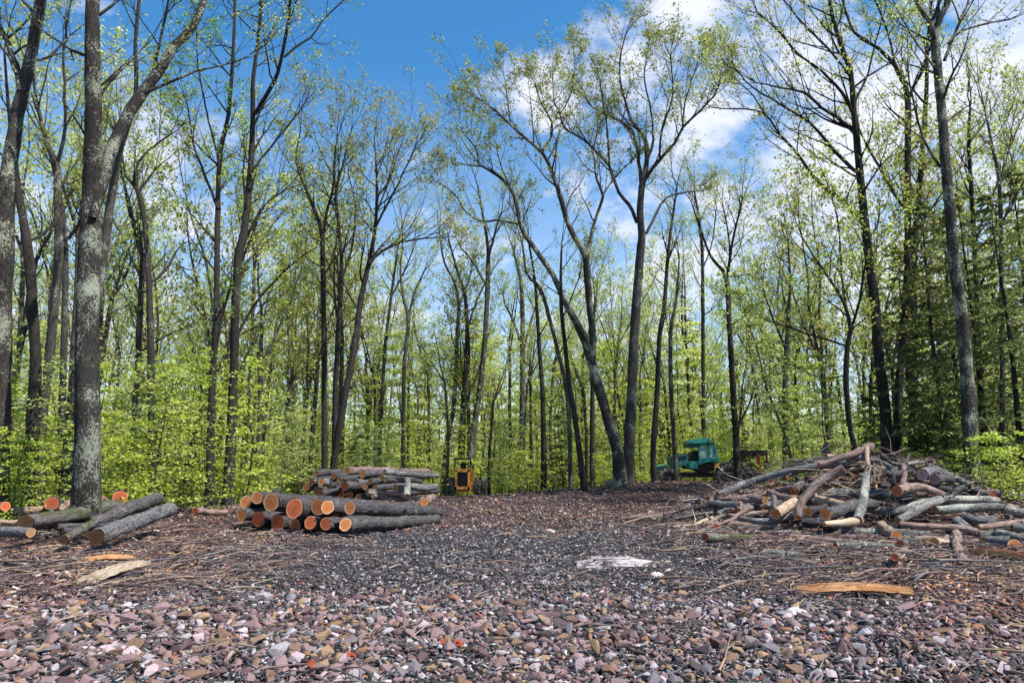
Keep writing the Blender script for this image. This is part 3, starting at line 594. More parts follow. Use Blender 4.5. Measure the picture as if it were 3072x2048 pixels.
def proto_hemlock(name, H, br=2.4, gap=.34, bare=.06, nsz=.16):
    mb = MB(); lv = []; n = 18
    mb.tube([Vector((.05*math.sin(i*.5), 0, -.2+(H+.2)*i/n)) for i in range(n+1)], [max(.01, .0115*H*(1-i/n)) for i in range(n+1)], 8, rough=.1)
    z = H*bare
    while z < H*.98:
        f = z/H
        for k in range(random.choice((2, 3, 3))):
            an = random.random()*6.283; L = br*(1-f)**.75*random.uniform(.6, 1.1)+.2
            dd = Vector((math.cos(an), math.sin(an), random.uniform(-.05, .3))); bp = [Vector((0, 0, z))]; c = bp[0].copy(); sdv = Vector((-math.sin(an), math.cos(an), 0))
            for s_ in range(7): dd = (dd-Vector((0, 0, .07))+rv(.03)).normalized(); c = c+dd*L/7; bp.append(c.copy())
            mb.tube(bp, [max(.004, .008+L*.006-.003*i) for i in range(8)], 3)
            for s_ in range(1, 8):
                for sg in (-1, 1):
                    tl = L*.33*(1-.6*s_/8)*random.uniform(.6, 1.2); tip = bp[s_]+(sdv*sg*.8+dd*.5+Vector((0, 0, -.22))).normalized()*tl
                    mb.tube([bp[s_], tip], [.004, .002], 3)
                    m_ = max(3, int(tl/.05))
                    for q in range(m_): t = (q+random.random())/m_; lv.append(tuple(bp[s_].lerp(tip, t)+Vector((random.gauss(0, .03), random.gauss(0, .03), -.02+random.gauss(0, .02)))))
        z += gap*random.uniform(.6, 1.3)
    root = empty(name, (0, 0, 0), 'x', 'tree'); mb.build('trunk', M['bark_dark'], root, smooth=True)
    np_mesh('foliage', leaf_quads(np.array(lv), nsz, .55, .45), 4, M['needle'], root); return root

ZONES = [(200, 'the cut logs at the far left'), (420, 'the thick lichen-speckled trunk'), (660, 'the gap left of the log stack'), (1000, 'the stacked logs'), (1150, 'the yellow machine'), (1400, 'the far end of the track'),
         (1560, 'the twin trees on the rise'), (1800, 'the green machine'), (2000, 'the left half of the brush pile'), (2200, 'the right half of the brush pile'), (9999, 'the lichen-whitened trunk at right')]
def zone(u):
    for a, n in ZONES:
        if u < a: return n
protos = [proto_tree('woodland_tree', 17, .15, 'leaf', 'bark_far', .45, 1.9, .16, 3, 5, 9, .2), proto_tree('woodland_tree', 18, .13, 'leaf_far', 'bark_dark', .55, 1.9, .14, 3, 6, 8, .25), proto_tree('woodland_tree', 15, .11, 'leaf_red', 'bark_far', .4, 2.0, .15, 3, 5, 9, .2),
          proto_tree('woodland_tree', 16, .12, 'leaf_far', 'bark_far', .6, 2.2, .14, 2.6, 5, 9, .16), proto_tree('woodland_tree', 14, .10, 'leaf', 'bark_dark', .35, 2.0, .14, 3.2, 5, 8, .14)]
PH = [17, 18, 15, 16, 14]; used = set()
KN = ['tall open-crowned', 'slim dark-trunked', 'russet-budded', 'narrow pale-green', 'low-branching']
def skyline(u):
    pts = [(-200, 40), (500, 140), (680, 360), (980, 500), (1050, 560), (1350, 560), (1750, 520), (1850, 300), (2000, 170), (2500, 60)]
    for (a, va), (b, vb) in zip(pts, pts[1:]):
        if a <= u <= b: return va+(vb-va)*(u-a)/(b-a)
    return 300
def put_tree(u, Y, k, vtop, far=''):
    if (1030 < u < 1120 or 1500 < u < 1790) and Y < 48: Y += 12
    X = (u*S-1536)/F*Y; gz = ground_z(X, Y); X = Q(u, 1000, Y).x
    zt = Q(u, vtop, Y).z; H = max(7, min(26, zt-gz)); s = H/PH[k]; w_ = min(1.25, max(.75, s))*random.uniform(.9, 1.1)
    lab = f'{KN[k]} {far}tree behind {zone(u)}'
    grp = f'{far}trees behind {zone(u)}'
    if k not in used:
        used.add(k); r = protos[k]; r.location = (X, Y, gz); r.rotation_euler = (0, 0, random.random()*6.28); r.scale = (w_, w_, s); r['label'] = lab; r['group'] = grp; r['category'] = 'tree'
    else: copy_tree(protos[k], (X, Y, gz), random.random()*6.28, (w_, s), lab, grp)
random.seed(21)
cnt = 0
for i in range(38):     # nearer belt
    u = -150+2650*(i+random.uniform(.1, .9))/38; Y = random.uniform(36, 52) if 640 < u < 1900 else random.uniform(25, 46)
    if 1100 < u < 1330 and random.random() < .5: continue
    vt = skyline(u)+random.uniform(0, 260)*(1 if 640 < u < 1850 else .9)
    put_tree(u, Y, random.choice((0, 1, 2, 3, 4)), vt)
for i in range(24):      # slim ones filling the middle distance
    u = 520+1300*(i+random.random())/24; put_tree(u, random.uniform(42, 56), random.choice((0, 1, 3, 3, 2)), max(400, skyline(u))+random.uniform(-40, 200))
for i in range(6):      # slim ones at the left
    u = -40+640*(i+random.random())/6; put_tree(u, random.uniform(27, 40), random.choice((0, 1, 3, 4)), skyline(u)+random.uniform(0, 200))
for i in range(130):     # farther belt
    u = -150+2650*(i+random.uniform(0, 1))/130; Y = random.uniform(54, 92)
    vt = max(skyline(u)+60, 460)+random.uniform(0, 260)
    put_tree(u, Y, random.choice((0, 1, 3, 3, 4)), vt, 'far ')

# ---- saplings and bushes
saps = [proto_sapling('sapling', 4.5, 'leaf_bright', .10, 1.7, 13, 4, 24), proto_sapling('sapling', 6.5, 'leaf_bright', .11, 2.0, 17, 4, 26), proto_sapling('sapling', 3.0, 'leaf_bright', .10, 1.2, 11, 5, 24), proto_sapling('sapling', 5.5, 'leaf_far', .11, 1.9, 14, 4, 26), proto_sapling('sapling', 10, 'leaf_bright', .13, 2.5, 26, 4, 30), proto_sapling('sapling', 12, 'leaf_far', .14, 2.5, 30, 4, 28)]
SN = ['waist-high-branching yellow-green', 'tall spreading yellow-green', 'low bushy bright green', 'loose pale green', 'slender full-leaved', 'slender pale-leaved']; sused = set()
def put_sap(u, Y, k, sc):
    if 570 < u < 1010 and Y < 30: Y += 9
    if (1020 < u < 1125 and Y < 44.5) or (1490 < u < 1800 and Y < 46): 
        if k in (4, 5) or Y > 41: Y += 12
        else: return
    p = Q(u, 1000, Y); gz = ground_z(p.x, Y)
    lab = f'{SN[k]} {"near" if Y < 30 else "far"} sapling behind {zone(u)}'; grp = f'saplings behind {zone(u)}'
    if k not in sused:
        sused.add(k); r = saps[k]; r.location = (p.x, Y, gz); r.scale = (sc,)*3; r['label'] = lab; r['group'] = grp; r['category'] = 'sapling'
    else:
        r = copy_tree(saps[k], (p.x, Y, gz), random.random()*6.28, (sc, sc), lab, grp)
for i in range(44):      # left understory
    u = -60+760*(i+random.random())/44; Y = random.uniform(19.5, 34)
    put_sap(u, Y, random.choice((0, 1, 2, 3, 3)) if Y > 24 else random.choice((0, 2, 3)), random.uniform(.8, 1.25))
for i in range(54):      # centre, beyond the crest
    u = 640+1180*(i+random.random())/54; Y = random.uniform(40, 62)
    put_sap(u, Y, random.choice((0, 1, 3, 4, 5)), random.uniform(.85, 1.3))
for i in range(46):      # low bright ones along the far edge of the clearing
    u = 560+1300*(i+random.random())/46; Y = random.uniform(35.5, 42)
    if 1000 < u < 1130 or 1500 < u < 1720: Y += 9
    put_sap(u, Y, random.choice((0, 2, 2, 3)), random.uniform(.6, 1.0))
for i in range(34):      # right
    u = 1780+640*(i+random.random())/34; Y = random.uniform(27, 46)
    put_sap(u, Y, random.choice((0, 1, 3, 3, 5)), random.uniform(.8, 1.15))
for i in range(85):      # deep
    u = -80+2520*(i+random.random())/85; Y = random.uniform(50, 80)
    put_sap(u, Y, random.choice((3, 4, 5, 5)), random.uniform(1.0, 1.5))
for (u, Y, k, sc) in [(1690, 46.5, 0, 1), (1720, 47, 3, .9), (1745, 46.5, 0, .9), (1770, 47, 1, .9), (1650, 48, 1, 1), (1550, 47, 1, .9), (1510, 47, 0, .9), (1590, 50, 1, 1.1), (2290, 18.5, 2, .85), (2235, 20, 2, .8), (2160, 22.5, 2, .75), (2340, 20, 2, .95), (2090, 24, 2, .8), (40, 17.5, 2, .9), (110, 19, 0, .7), (10, 16.5, 0, .6)]: put_sap(u, Y, k, sc)

# ---- hemlocks
hem = [proto_hemlock('hemlock_tree', 12, 2.7), proto_hemlock('hemlock_tree', 6, 1.7, .24)]; hused = set()
for (k, u, Y, s, lab) in [(0, 2168, 25, 1.0, 'dark hemlock just left of the lichen-whitened trunk'), (0, 2265, 25.5, 1.05, 'dark hemlock right behind the lichen-whitened trunk'),
        (0, 2345, 23, .95, 'dark hemlock cut by the right edge of the photo'), (0, 2100, 29, .95, 'dark hemlock behind the dark trunks right of the pile top'), (0, 2400, 27, 1.2, 'tall hemlock at the far right behind the nearest one'), (0, 2215, 32, 1.15, 'tall hemlock deeper in the woods at right'),
        (1, 2010, 30, .85, 'small hemlock behind the peak of the brush pile'), 
        (1, 1290, 38, .8, 'low dark hemlock left of the twin trees'), (1, 1710, 44, .7, 'low hemlock behind the boom of the green machine'),
        (1, 2130, 26, .75, 'low hemlock bough-clump behind the right slope of the brush pile'), (1, 820, 33, .6, 'lowest hemlock, close behind the log stack')]:
    p = Q(u, 1000, Y); loc = (p.x, Y, ground_z(p.x, Y))
    if k not in hused:
        hused.add(k); r = hem[k]; r.location = loc; r.scale = (s,)*3; r['label'] = lab; r['category'] = 'hemlock'; r['group'] = 'hemlocks in the woods'
    else: copy_tree(hem[k], loc, random.random()*6.28, (s, s), lab, 'hemlocks in the woods')
# ---- far wood: one mass of leaves beyond the last trees
K = 150000; u_ = rng.uniform(-1, 1, K); yy = rng.uniform(80, 120, K); xx = u_*yy*.9
zt = 9+3.5*np.sin(xx*.11)+2.5*np.sin(xx*.31+1)
zz = -2.4+(zt+2.4)*rng.uniform(0, 1, K)**1.15*rng.uniform(.75, 1.25, K)
fw = np_mesh('far_woods', leaf_quads(np.stack([xx, yy, zz], 1), .42, .2), 4, M['leaf_far'])
tag(fw, 'distant yellow-green woods closing the view under the sky', 'woods', kind='stuff')

# ---------------------------------------------------------------- logs
def disc(mb, c, nrm, r, seed, xf=None):
    nrm = nrm.normalized(); a = nrm.orthogonal().normalized(); b = nrm.cross(a); vs = [tuple(c+nrm*r*.02)]; bk = [(0, 0, seed)]; n = 20
    rad = (.5, .96)
    for q, rr in enumerate(rad):
        for k in range(n):
            t = 2*math.pi*k/n; wv = rr*(1+.10*noise.noise(Vector((math.cos(t)*1.5+seed, math.sin(t)*1.5, 0)))+.05*noise.noise(Vector((math.cos(t)*5+seed, math.sin(t)*5, 0))))
            vs.append(tuple(c+nrm*(.015*r if q == 0 else .004)+(a*math.cos(t)+b*math.sin(t))*wv*r)); bk.append((math.cos(t)*rr, math.sin(t)*rr, seed))
    fs = [(0, 1+k, 1+(k+1) % n) for k in range(n)]+[(1+k, 1+n+k, 1+n+(k+1) % n, 1+(k+1) % n) for k in range(n)]
    mb.add(vs, fs, bk)
def log(pts, r0, r1, barkm, endm, label, group, ends=(1, 1), name='log', cat='log', knots=1, rough=.2):
    P3 = [(Vector(p), r0+(r1-r0)*i/(len(pts)-1)) for i, p in enumerate(pts)]
    path = smooth_path(P3, max(.18, r0*1.2)); pl = [p for p, _ in path]; rl = [r for _, r in path]
    for i in range(1, len(pl)-1): pl[i] = pl[i]+rv(min(.012, r0*.08))
    c = sum(pl, Vector())/len(pl); seed = random.random()*60
    root = empty(name, c, label, cat, group)
    mb = MB(); mb.tube(pl, rl, 18 if r0 > .1 else 10, seed=seed, rough=rough)
    d0 = (pl[0]-pl[1]).normalized(); d1 = (pl[-1]-pl[-2]).normalized()
    for k in range(knots):
        j = random.randint(1, len(pl)-2); q = rv().normalized(); t = (pl[j+1]-pl[j]).normalized(); q = (q-t*q.dot(t)).normalized()
        mb.tube([pl[j], pl[j]+q*rl[j]*1.15, pl[j]+q*rl[j]*1.45+t*rl[j]*.2], [rl[j]*.45, rl[j]*.32, rl[j]*.2], 7, cap=True, seed=seed)
    mb.build('bark', M[barkm], root, origin=c, smooth=True)
    for k, (e, q, d, r) in enumerate(((ends[0], pl[0], d0, rl[0]), (ends[1], pl[-1], d1, rl[-1]))):
        m2 = MB(); disc(m2, q, d, r*1.0, seed+k); m2.build('cut_end', M[endm if e else 'end_tan'], root, origin=c)
    return root
def zc(x0, y0, k): return lambda X, Y: (x0+k*X, y0+k*Y)
Z1 = zc(640, 1350, .3232); Z2 = zc(1900, 1270, .2551); Z3 = zc(2350, 1300, .30697); Z4 = zc(0, 1420, .2721)
# the front stack of thick logs
FS = [(300, 480, 60, 3.6, 17.6, 'log_dark', 'end_orange', 'orange-ended log at the upper left, above the lowest leftmost one'), (405, 440, 58, 3.8, 17.4, 'log_dark', 'end_orange', 'pale-rimmed log end at the top left corner of the front stack'),
      (535, 480, 84, 4.6, 16.6, 'log_dark', 'end_orange', 'longest thick log across the top of the front stack, dark stain on its end'), (755, 540, 94, 4.0, 16.1, 'log_dark', 'end_red', 'biggest log of the front stack, wide brownish-red end in the middle'),
      (975, 522, 78, 4.0, 16.2, 'log_dark', 'end_orange', 'broad orange log end partly covered by a smaller bright one'), (1062, 530, 62, 4.0, 15.8, 'log_dark', 'end_orange', 'bright orange round log end overlapping its broad left neighbour'),
      (1268, 535, 62, 4.1, 15.6, 'log_dark', 'end_orange', 'upper log at the right end of the front stack with its whole dark side showing'), (260, 600, 55, 3.4, 17.2, 'log_dark', 'end_orange', 'leftmost log of the front stack, low on the ground'),
      (900, 672, 62, 3.2, 15.9, 'log_pink', 'end_red', 'reddish low log under the middle of the front stack'), (1042, 682, 58, 3.4, 15.7, 'log_dark', 'end_red', 'shaded dark red low log end second from right at the bottom'),
      (1227, 690, 62, 4.0, 15.2, 'log_dark', 'end_orange', 'bottom right log of the front stack with a broken knot near its far end')]
for (X, Y, r, L, d, bm_, em, lab) in FS:
    p = P(*Z1(X, Y), d); rr = r*.3232/F*d; a = R(random.uniform(70, 74)); L *= 1.18; dr = Vector((math.cos(a), math.sin(a), -.085 if Y < 560 else -.055))
    g0 = ground_z(p.x, p.y)
    log([p, p+dr*L*.35+rv(.015), p+dr*L*.7+rv(.015), p+dr*L], rr, rr*.86, bm_, em, lab, 'thick logs in the front stack', knots=3 if X in (1268, 1227, 535) else 1, rough=.14)
for (X, Y, r, d, lab) in [(420, 640, 70, 17.3, 'dark bottom log in the shade under the left of the front stack'), (600, 670, 75, 17.0, 'dark bottom log in the shade below the biggest log end'), (760, 700, 60, 16.8, 'low shaded log wedged beneath the biggest log end'), (1130, 600, 50, 16.6, 'slim shaded log between the upper and lower rows at right')]:
    p = P(*Z1(X, Y), d); rr = r*.3232/F*d; a = R(71); dr = Vector((math.cos(a), math.sin(a), 0)); log([p, p+dr*2, p+dr*4], rr, rr*.85, 'log_dark', 'end_red', lab, 'thick logs in the front stack')
# the back stack of thin logs
BS = [(1240, 190, 36, 5.0, 'end_orange', 'top log of the back stack, orange end and long pinkish side'), (950, 215, 28, 2.2, 'end_orange', 'small log end at the top left of the back stack'), (1385, 222, 32, 3.0, 'end_orange', 'orange log end just right of the topmost one'), (1115, 240, 28, 2.8, 'end_orange', 'small orange log end left of and below the topmost one'),
      (1240, 262, 23, 3.0, 'end_tan', 'thin tan log end under the topmost log'), (907, 290, 37, 2.4, 'end_orange', 'round log end at the left edge, second from top'), (1002, 295, 32, 2.6, 'end_orange', 'split-looking log end in the upper left cluster'), (1072, 318, 37, 2.8, 'end_tan', 'frayed pale log end in the middle cluster'),
      (1325, 300, 32, 3.2, 'end_orange', 'orange log end in the second row, right of the middle'), (1457, 290, 27, 3.2, 'end_orange', 'small bright log end in the second row at right'), (862, 345, 32, 2.2, 'end_orange', 'half-hidden leftmost log end of the back stack'), (1220, 335, 37, 3.0, 'end_red', 'reddish log end in the centre of the back stack'),
      (1300, 362, 36, 3.2, 'end_red', 'reddish oval log end right of the centre one'), (1690, 355, 35, 2.6, 'end_orange', 'lone bright round log end at the right of the back stack'), (1068, 395, 34, 2.8, 'end_tan', 'brownish low log end at the lower left'), (1187, 408, 30, 3.0, 'end_red', 'small red log end in the lowest row'), (1345, 437, 30, 3.2, 'end_orange', 'low log end just above the front stack'),
      (1500, 350, 28, 3.0, 'end_tan', 'dark-ended thin log in the right half'), (960, 370, 36, 2.6, 'end_tan', 'shaded log at the lower left'), (1600, 400, 26, 3.2, 'end_tan', 'low long thin log at the right foot'), (1440, 395, 30, 3.2, 'end_tan', 'shaded low log in the right half'), (1560, 255, 30, 3.0, 'end_tan', 'grey log lying behind the lone bright one'), (1130, 360, 30, 2.6, 'end_orange', 'orange end between the frayed pale one and the centre one'), (1410, 340, 26, 3.0, 'end_orange', 'small orange end below the bright second-row one'), (1270, 410, 28, 3.0, 'end_orange', 'orange end low in the middle'), (1000, 400, 28, 2.4, 'end_orange', 'orange end lowest at the left'), (1170, 270, 24, 2.6, 'end_orange', 'tiny orange end in the upper row left of the thin tan one')]
for i, (X, Y, r, L, em, lab) in enumerate(BS):
    d = 23.2+random.uniform(-.4, .5)+(.5 if Y < 240 else 0); p = P(*Z1(X, Y), d); rr = r*1.12*.3232/F*d; a = R(random.uniform(60, 68)); dr = Vector((math.cos(a), math.sin(a), random.uniform(-.03, .01)))
    log([p, p+dr*L*.4+rv(.03), p+dr*L*.75+rv(.03), p+dr*L], rr, rr*.75, random.choice(('log_dark', 'log_dark', 'log_grey')) if i else 'log_pink', em, lab+', back stack', 'thin logs in the back stack', knots=1)
for i, (X, Y, X2, Y2, r, m_) in enumerate([(1430, 400, 1900, 455, 24, 'log_pink'), (1590, 200, 2090, 235, 28, 'log_lichen'), (1600, 270, 1930, 290, 26, 'log_dark'), (1480, 425, 1830, 470, 20, 'log_grey')]):
    d = 22.2; a, b = P(*Z1(X, Y), d), P(*Z1(X2, Y2), d+1.6); log([a, (a+b)/2+rv(.05), b], r*.3232/F*d, r*.3232/F*d*.8, m_, 'end_tan',
        ['pinkish crooked log across the foot of the back stack', 'lichen-covered long log at the top right of the back stack', 'dark log under the lichen-covered long one', 'grey thin log lowest along the right foot of the back stack'][i], 'thin logs in the back stack')
a, b = P(*Z1(1960, 478), 19.5), P(*Z1(2040, 440), 21); log([a, (a+b)/2, b], .12, .11, 'log_pink', 'end_orange', 'short stub with a bright end facing the track, right of the stacks', 'loose logs around the stacks')
a, b = P(*Z1(1800, 280), 22), P(*Z1(1800, 430), 21.2); log([a, (a+b)/2, b], .10, .11, 'log_lichen', 'end_tan', 'white upright broken piece leaning on the back stack', 'loose logs around the stacks')
# logs at the far left
def ll(pts, r0, r1, bm_, em, lab, ds, **k):
    return log([P(*Z4(X, Y), d) for (X, Y), d in zip(pts, ds)], r0*.2721/F*ds[0], r1*.2721/F*ds[-1], bm_, em, lab, 'felled logs at the left edge of the clearing', **k)
ll([(275, 545), (800, 455), (1300, 350)], 88, 66, 'log_moss', 'end_dark', 'thick brown log with mossy underside pointing left at the camera', (13.6, 15.3, 17.2), knots=2)
ll([(1060, 700), (1450, 545), (1880, 395)], 88, 70, 'log_grey', 'end_dark', 'silvery grey log in front, dark cut end towards the track', (12.8, 14.5, 16.6), knots=1)
ll([(1000, 560), (1450, 380), (1730, 275)], 78, 66, 'log_dark', 'end_dark', 'dark furrowed log between the brown and the silvery one', (15.0, 16.4, 18), knots=1)
ll([(700, 730), (900, 620), (1110, 500)], 52, 42, 'log_moss', 'end_dark', 'short mossy log wedged before the brown one', (12.9, 13.8, 14.7), knots=1)
ll([(340, 650), (100, 640), (-150, 640)], 52, 56, 'log_grey', 'end_tan', 'grey log low at the left edge, under the thick brown one', (13.2, 13.5, 13.9))
ll([(110, 420), (450, 400), (760, 360)], 45, 40, 'log_pink', 'end_tan', 'slim brown log lying behind the thick brown one', (17, 17.6, 18.2))
ll([(60, 360), (-150, 370), (-300, 370)], 52, 50, 'log_pink', 'end_red', 'reddish-ended log cut off by the left edge', (15.5, 16, 16.5))
ll([(570, 330), (620, 330), (700, 340)], 70, 64, 'log_dark', 'end_red', 'round red log end left of the thick lichen-speckled trunk', (17.2, 19, 21))
ll([(1325, 262), (1340, 262), (1380, 260)], 76, 70, 'log_dark', 'end_red', 'round orange-red log end right of the thick lichen-speckled trunk', (19, 21, 23))
ll([(640, 420), (760, 330), (830, 260)], 38, 30, 'log_pink', 'end_tan', 'thin brown log slanting up behind the trunk base', (17.6, 18.2, 19))
ll([(1120, 270), (1180, 310), (1240, 330)], 34, 30, 'log_pink', 'end_tan', 'thin brown log just right of the trunk base', (18, 18.3, 18.6))
ll([(2150, 410), (2300, 420), (2500, 430)], 38, 30, 'log_pink', 'end_red', 'red-ended short log by itself between left logs and stack', (18, 18.5, 19))
ll([(-60, 520), (120, 540), (260, 520)], 24, 20, 'log_tan', 'end_tan', 'tan stick-thin log at the left edge beside the brown cut end', (13.9, 14.1, 14.4))
for i in range(8):
    X = random.uniform(0, 900); ll([(X, 600+random.uniform(-80, 60)), (X+250, 590+random.uniform(-80, 40)), (X+450, 560)], 32, 28, 'log_dark', 'end_tan', 'half-buried dark log underneath the left pile', (14.6, 15, 15.4))

# brush pile: logs traced on the photo, laid on the slope of the pile
BG = 'logs and limbs heaped in the brush pile'
def pl_log(z, pts, r0, r1, bm_, em, lab, dy=0, surf=pile_z, lift=.0, **k):
    P3 = []
    k0 = .30697 if z is Z3 else .2551
    for (X, Y) in pts:
        h = hit(*z(X, Y), surf=surf, ymax=21.5); P3.append(P(*z(X, Y), max(6, h.y-.12+dy)))
    # limit depth spread so limbs stay believable
    my = sum(p.y for p in P3)/len(P3)
    P3 = [P(*z(X, Y), my+max(-1.6, min(1.6, p.y-my))) for (X, Y), p in zip(pts, P3)]
    if em in ('end_orange', 'end_red', 'end_grey') and em != 'end_tan' and z(*pts[0])[1] > 1345:
        ln = min(1.7, .75*(P3[0]-P3[-1]).length+.1); n_ = len(P3)-1
        P3 = [P(*z(X, Y), p.y-ln*(1-i/n_)) for i, ((X, Y), p) in enumerate(zip(pts, P3))]
    return log(P3, r0*k0/F*P3[0].y, r1*k0/F*P3[-1].y, bm_, em, lab, BG, **k)
pl_log(Z3, [(862, 122), (700, 190), (560, 240), (350, 310)], 34, 26, 'log_pink', 'end_red', 'topmost log of the brush pile, red end pointing up right', -.6)
pl_log(Z3, [(592, 345), (480, 405), (380, 470), (270, 550), (190, 640), (150, 740), (145, 818)], 47, 36, 'log_pink', 'end_orange', 'long bent log down the face of the pile with a bright round orange end', -.7, knots=3)
pl_log(Z3, [(815, 400), (800, 520), (775, 680), (725, 850)], 34, 46, 'log_lichen', 'end_tan', 'pale lichened limb standing upright in the middle of the pile', -.9)
pl_log(Z3, [(815, 150), (818, 230), (825, 320)], 24, 20, 'log_tan', 'end_tan', 'short tan upright stub under the topmost log', -.5)
pl_log(Z3, [(800, 235), (620, 250), (420, 320), (200, 330)], 26, 24, 'log_grey', 'end_tan', 'grey limb lying just below the topmost log', -.2)
pl_log(Z3, [(110, 268), (320, 278)], 18, 14, 'log_grey', 'end_tan', 'thin weathered grey limb at the upper left of the pile', 0)
pl_log(Z3, [(110, 305), (260, 308), (430, 318)], 18, 16, 'log_grey', 'end_tan', 'second thin weathered limb at the upper left, just below the first', 0)
pl_log(Z2, [(990, 845), (1200, 755), (1400, 680), (1750, 585), (2100, 512), (2500, 460)], 44, 40, 'log_grey', 'end_tan', 'long smooth grey limb slanting up the left slope of the pile', -.3, knots=1)
pl_log(Z3, [(1440, 335), (1560, 390), (1680, 440), (1850, 500)], 42, 28, 'log_lichen', 'end_tan', 'lichened log sloping down the right side of the pile', 0, knots=1)
pl_log(Z3, [(1362, 402), (1400, 380), (1480, 350)], 52, 44, 'log_grey', 'end_grey', 'log with a mauve-grey round end high on the right side', -.3)
pl_log(Z3, [(1475, 450), (1540, 440), (1640, 440)], 48, 40, 'log_dark', 'end_grey', 'log with a brown-grey end below the mauve-grey one', -.2)
pl_log(Z3, [(1110, 560), (1250, 520), (1400, 540), (1560, 600)], 50, 34, 'log_pink', 'end_red', 'log right of centre with an oval red-orange end', -.5)
pl_log(Z3, [(1642, 552), (1500, 530), (1350, 500), (1240, 450)], 32, 30, 'log_dark', 'end_tan', 'dark log with hollow-looking end at right', -.1)
pl_log(Z3, [(1285, 592), (1400, 595), (1520, 610)], 36, 30, 'log_pink', 'end_tan', 'short brown-ended log low on the right slope', -.2)
pl_log(Z3, [(640, 700), (850, 740), (1100, 770), (1280, 700), (1480, 650), (1750, 640), (2100, 655)], 36, 34, 'log_lichen', 'end_tan', 'very long speckled limb running right across the pile foot', -.2)
pl_log(Z3, [(1120, 850), (1230, 790), (1320, 740), (1420, 690), (1530, 650)], 40, 42, 'log_grey', 'end_tan', 'grey limb rising from the pile foot to the right', -.5)
pl_log(Z3, [(1490, 745), (1800, 722), (2100, 722), (2400, 800)], 36, 44, 'log_lichen', 'end_tan', 'thick lichened log lying level towards the right edge', -.3, knots=2)
pl_log(Z3, [(605, 705), (500, 680), (350, 640)], 42, 32, 'log_tan', 'end_orange', 'tan barkless log with orange end in the lower left of the pile', -.4)
pl_log(Z3, [(412, 788), (560, 750), (700, 700), (900, 690)], 58, 44, 'log_dark', 'end_orange', 'thick dark log with a large red-orange end at the pile foot', -.5)
pl_log(Z3, [(245, 768), (350, 740), (480, 700)], 46, 36, 'log_dark', 'end_orange', 'log end just left of the large red-orange one', -.3)
pl_log(Z3, [(180, 862), (330, 870), (500, 840)], 40, 58, 'log_dark', 'end_tan', 'dark short log lying crosswise below the large red-orange end', -.5)
pl_log(Z3, [(400, 885), (560, 878), (740, 850)], 22, 46, 'split_tan', 'end_orange', 'split tan log lying at the foot of the upright limb', -.8)
pl_log(Z3, [(1105, 1000), (1020, 960), (960, 900)], 54, 50, 'log_tan', 'end_orange', 'stub with an orange-brown end in front of the pile', -.2)
pl_log(Z3, [(1140, 1080), (1190, 1060), (1290, 1050)], 38, 34, 'log_dark', 'end_red', 'small red-ended stub right below the orange-brown one', -.1)
pl_log(Z3, [(1090, 1210), (1130, 1180), (1200, 1130)], 36, 32, 'log_pink', 'end_red', 'small round red end lowest in front of the pile', 0)
pl_log(Z3, [(1690, 850), (1800, 930), (1900, 990), (2100, 980), (2400, 1060)], 42, 44, 'log_lichen', 'end_tan', 'lichened limb sagging towards the right edge', -.4)
pl_log(Z3, [(1690, 970), (1700, 1120), (1760, 1260), (1885, 1310)], 40, 50, 'log_pink', 'end_tan', 'curled log hooking down to a black hollow end', -.3, knots=3)
pl_log(Z3, [(2262, 1095), (2150, 1080), (2030, 1060)], 64, 58, 'log_grey', 'end_orange', 'thick log with an orange-brown end near the right edge', -.2)
pl_log(Z3, [(1140, 885), (1300, 900), (1700, 920), (1900, 965)], 26, 32, 'log_pink', 'split_orange', 'smooth pinkish log with a torn orange left end', -.5)
pl_log(Z3, [(1900, 915), (2100, 900), (2400, 862)], 26, 34, 'log_pink', 'end_tan', 'smooth pinkish limb lying to the right edge', -.3)
pl_log(Z3, [(1740, 800), (1880, 850), (2060, 860)], 40, 56, 'log_grey', 'end_tan', 'coarse-barked grey log under the level lichened one', -.1)
pl_log(Z3, [(2135, 600), (2080, 580), (1960, 555)], 46, 40, 'log_pink', 'end_tan', 'log with a dark wedge-shaped end by the bushes at right', .2)
pl_log(Z3, [(965, 215), (1060, 290), (1150, 305), (1200, 270), (1232, 205)], 22, 14, 'log_dark', 'end_tan', 'antler-like curved limb on the crest right of the top', -.3)
pl_log(Z3, [(1470, 268), (1330, 280), (1200, 295)], 24, 18, 'log_lichen', 'end_tan', 'mossy limb with tan tip on the right crest', -.1)
pl_log(Z3, [(850, 265), (930, 270), (1000, 300), (1060, 330)], 24, 20, 'log_grey', 'end_tan', 'grey limb curving right from the top stub', -.2)
pl_log(Z3, [(1040, 330), (1050, 400), (1060, 470)], 36, 30, 'log_grey', 'end_grey', 'short grey block standing on the right crest', -.2)
pl_log(Z3, [(985, 380), (1100, 400), (1250, 350)], 30, 26, 'log_dark', 'end_grey', 'grey-ended log beneath the antler-like limb', -.1)
pl_log(Z3, [(1180, 320), (1185, 400), (1170, 500)], 28, 24, 'log_pink', 'end_tan', 'brown limb hanging down from the right crest', -.3)
pl_log(Z2, [(530, 892), (700, 890), (830, 925)], 34, 40, 'log_grey', 'end_tan', 'leftmost thick grey limb at the tip of the pile', 0)
pl_log(Z2, [(900, 930), (1100, 955), (1270, 950)], 34, 40, 'log_grey', 'end_tan', 'smooth grey limb next to the leftmost one', -.2)
pl_log(Z2, [(880, 870), (1200, 900), (1520, 890)], 24, 28, 'log_pink', 'end_tan', 'pinkish level limb below the long slanting grey one', -.1)
pl_log(Z2, [(1590, 800), (1750, 865), (1920, 880)], 34, 38, 'log_pink', 'end_tan', 'curved pinkish limb on the left slope', -.3)
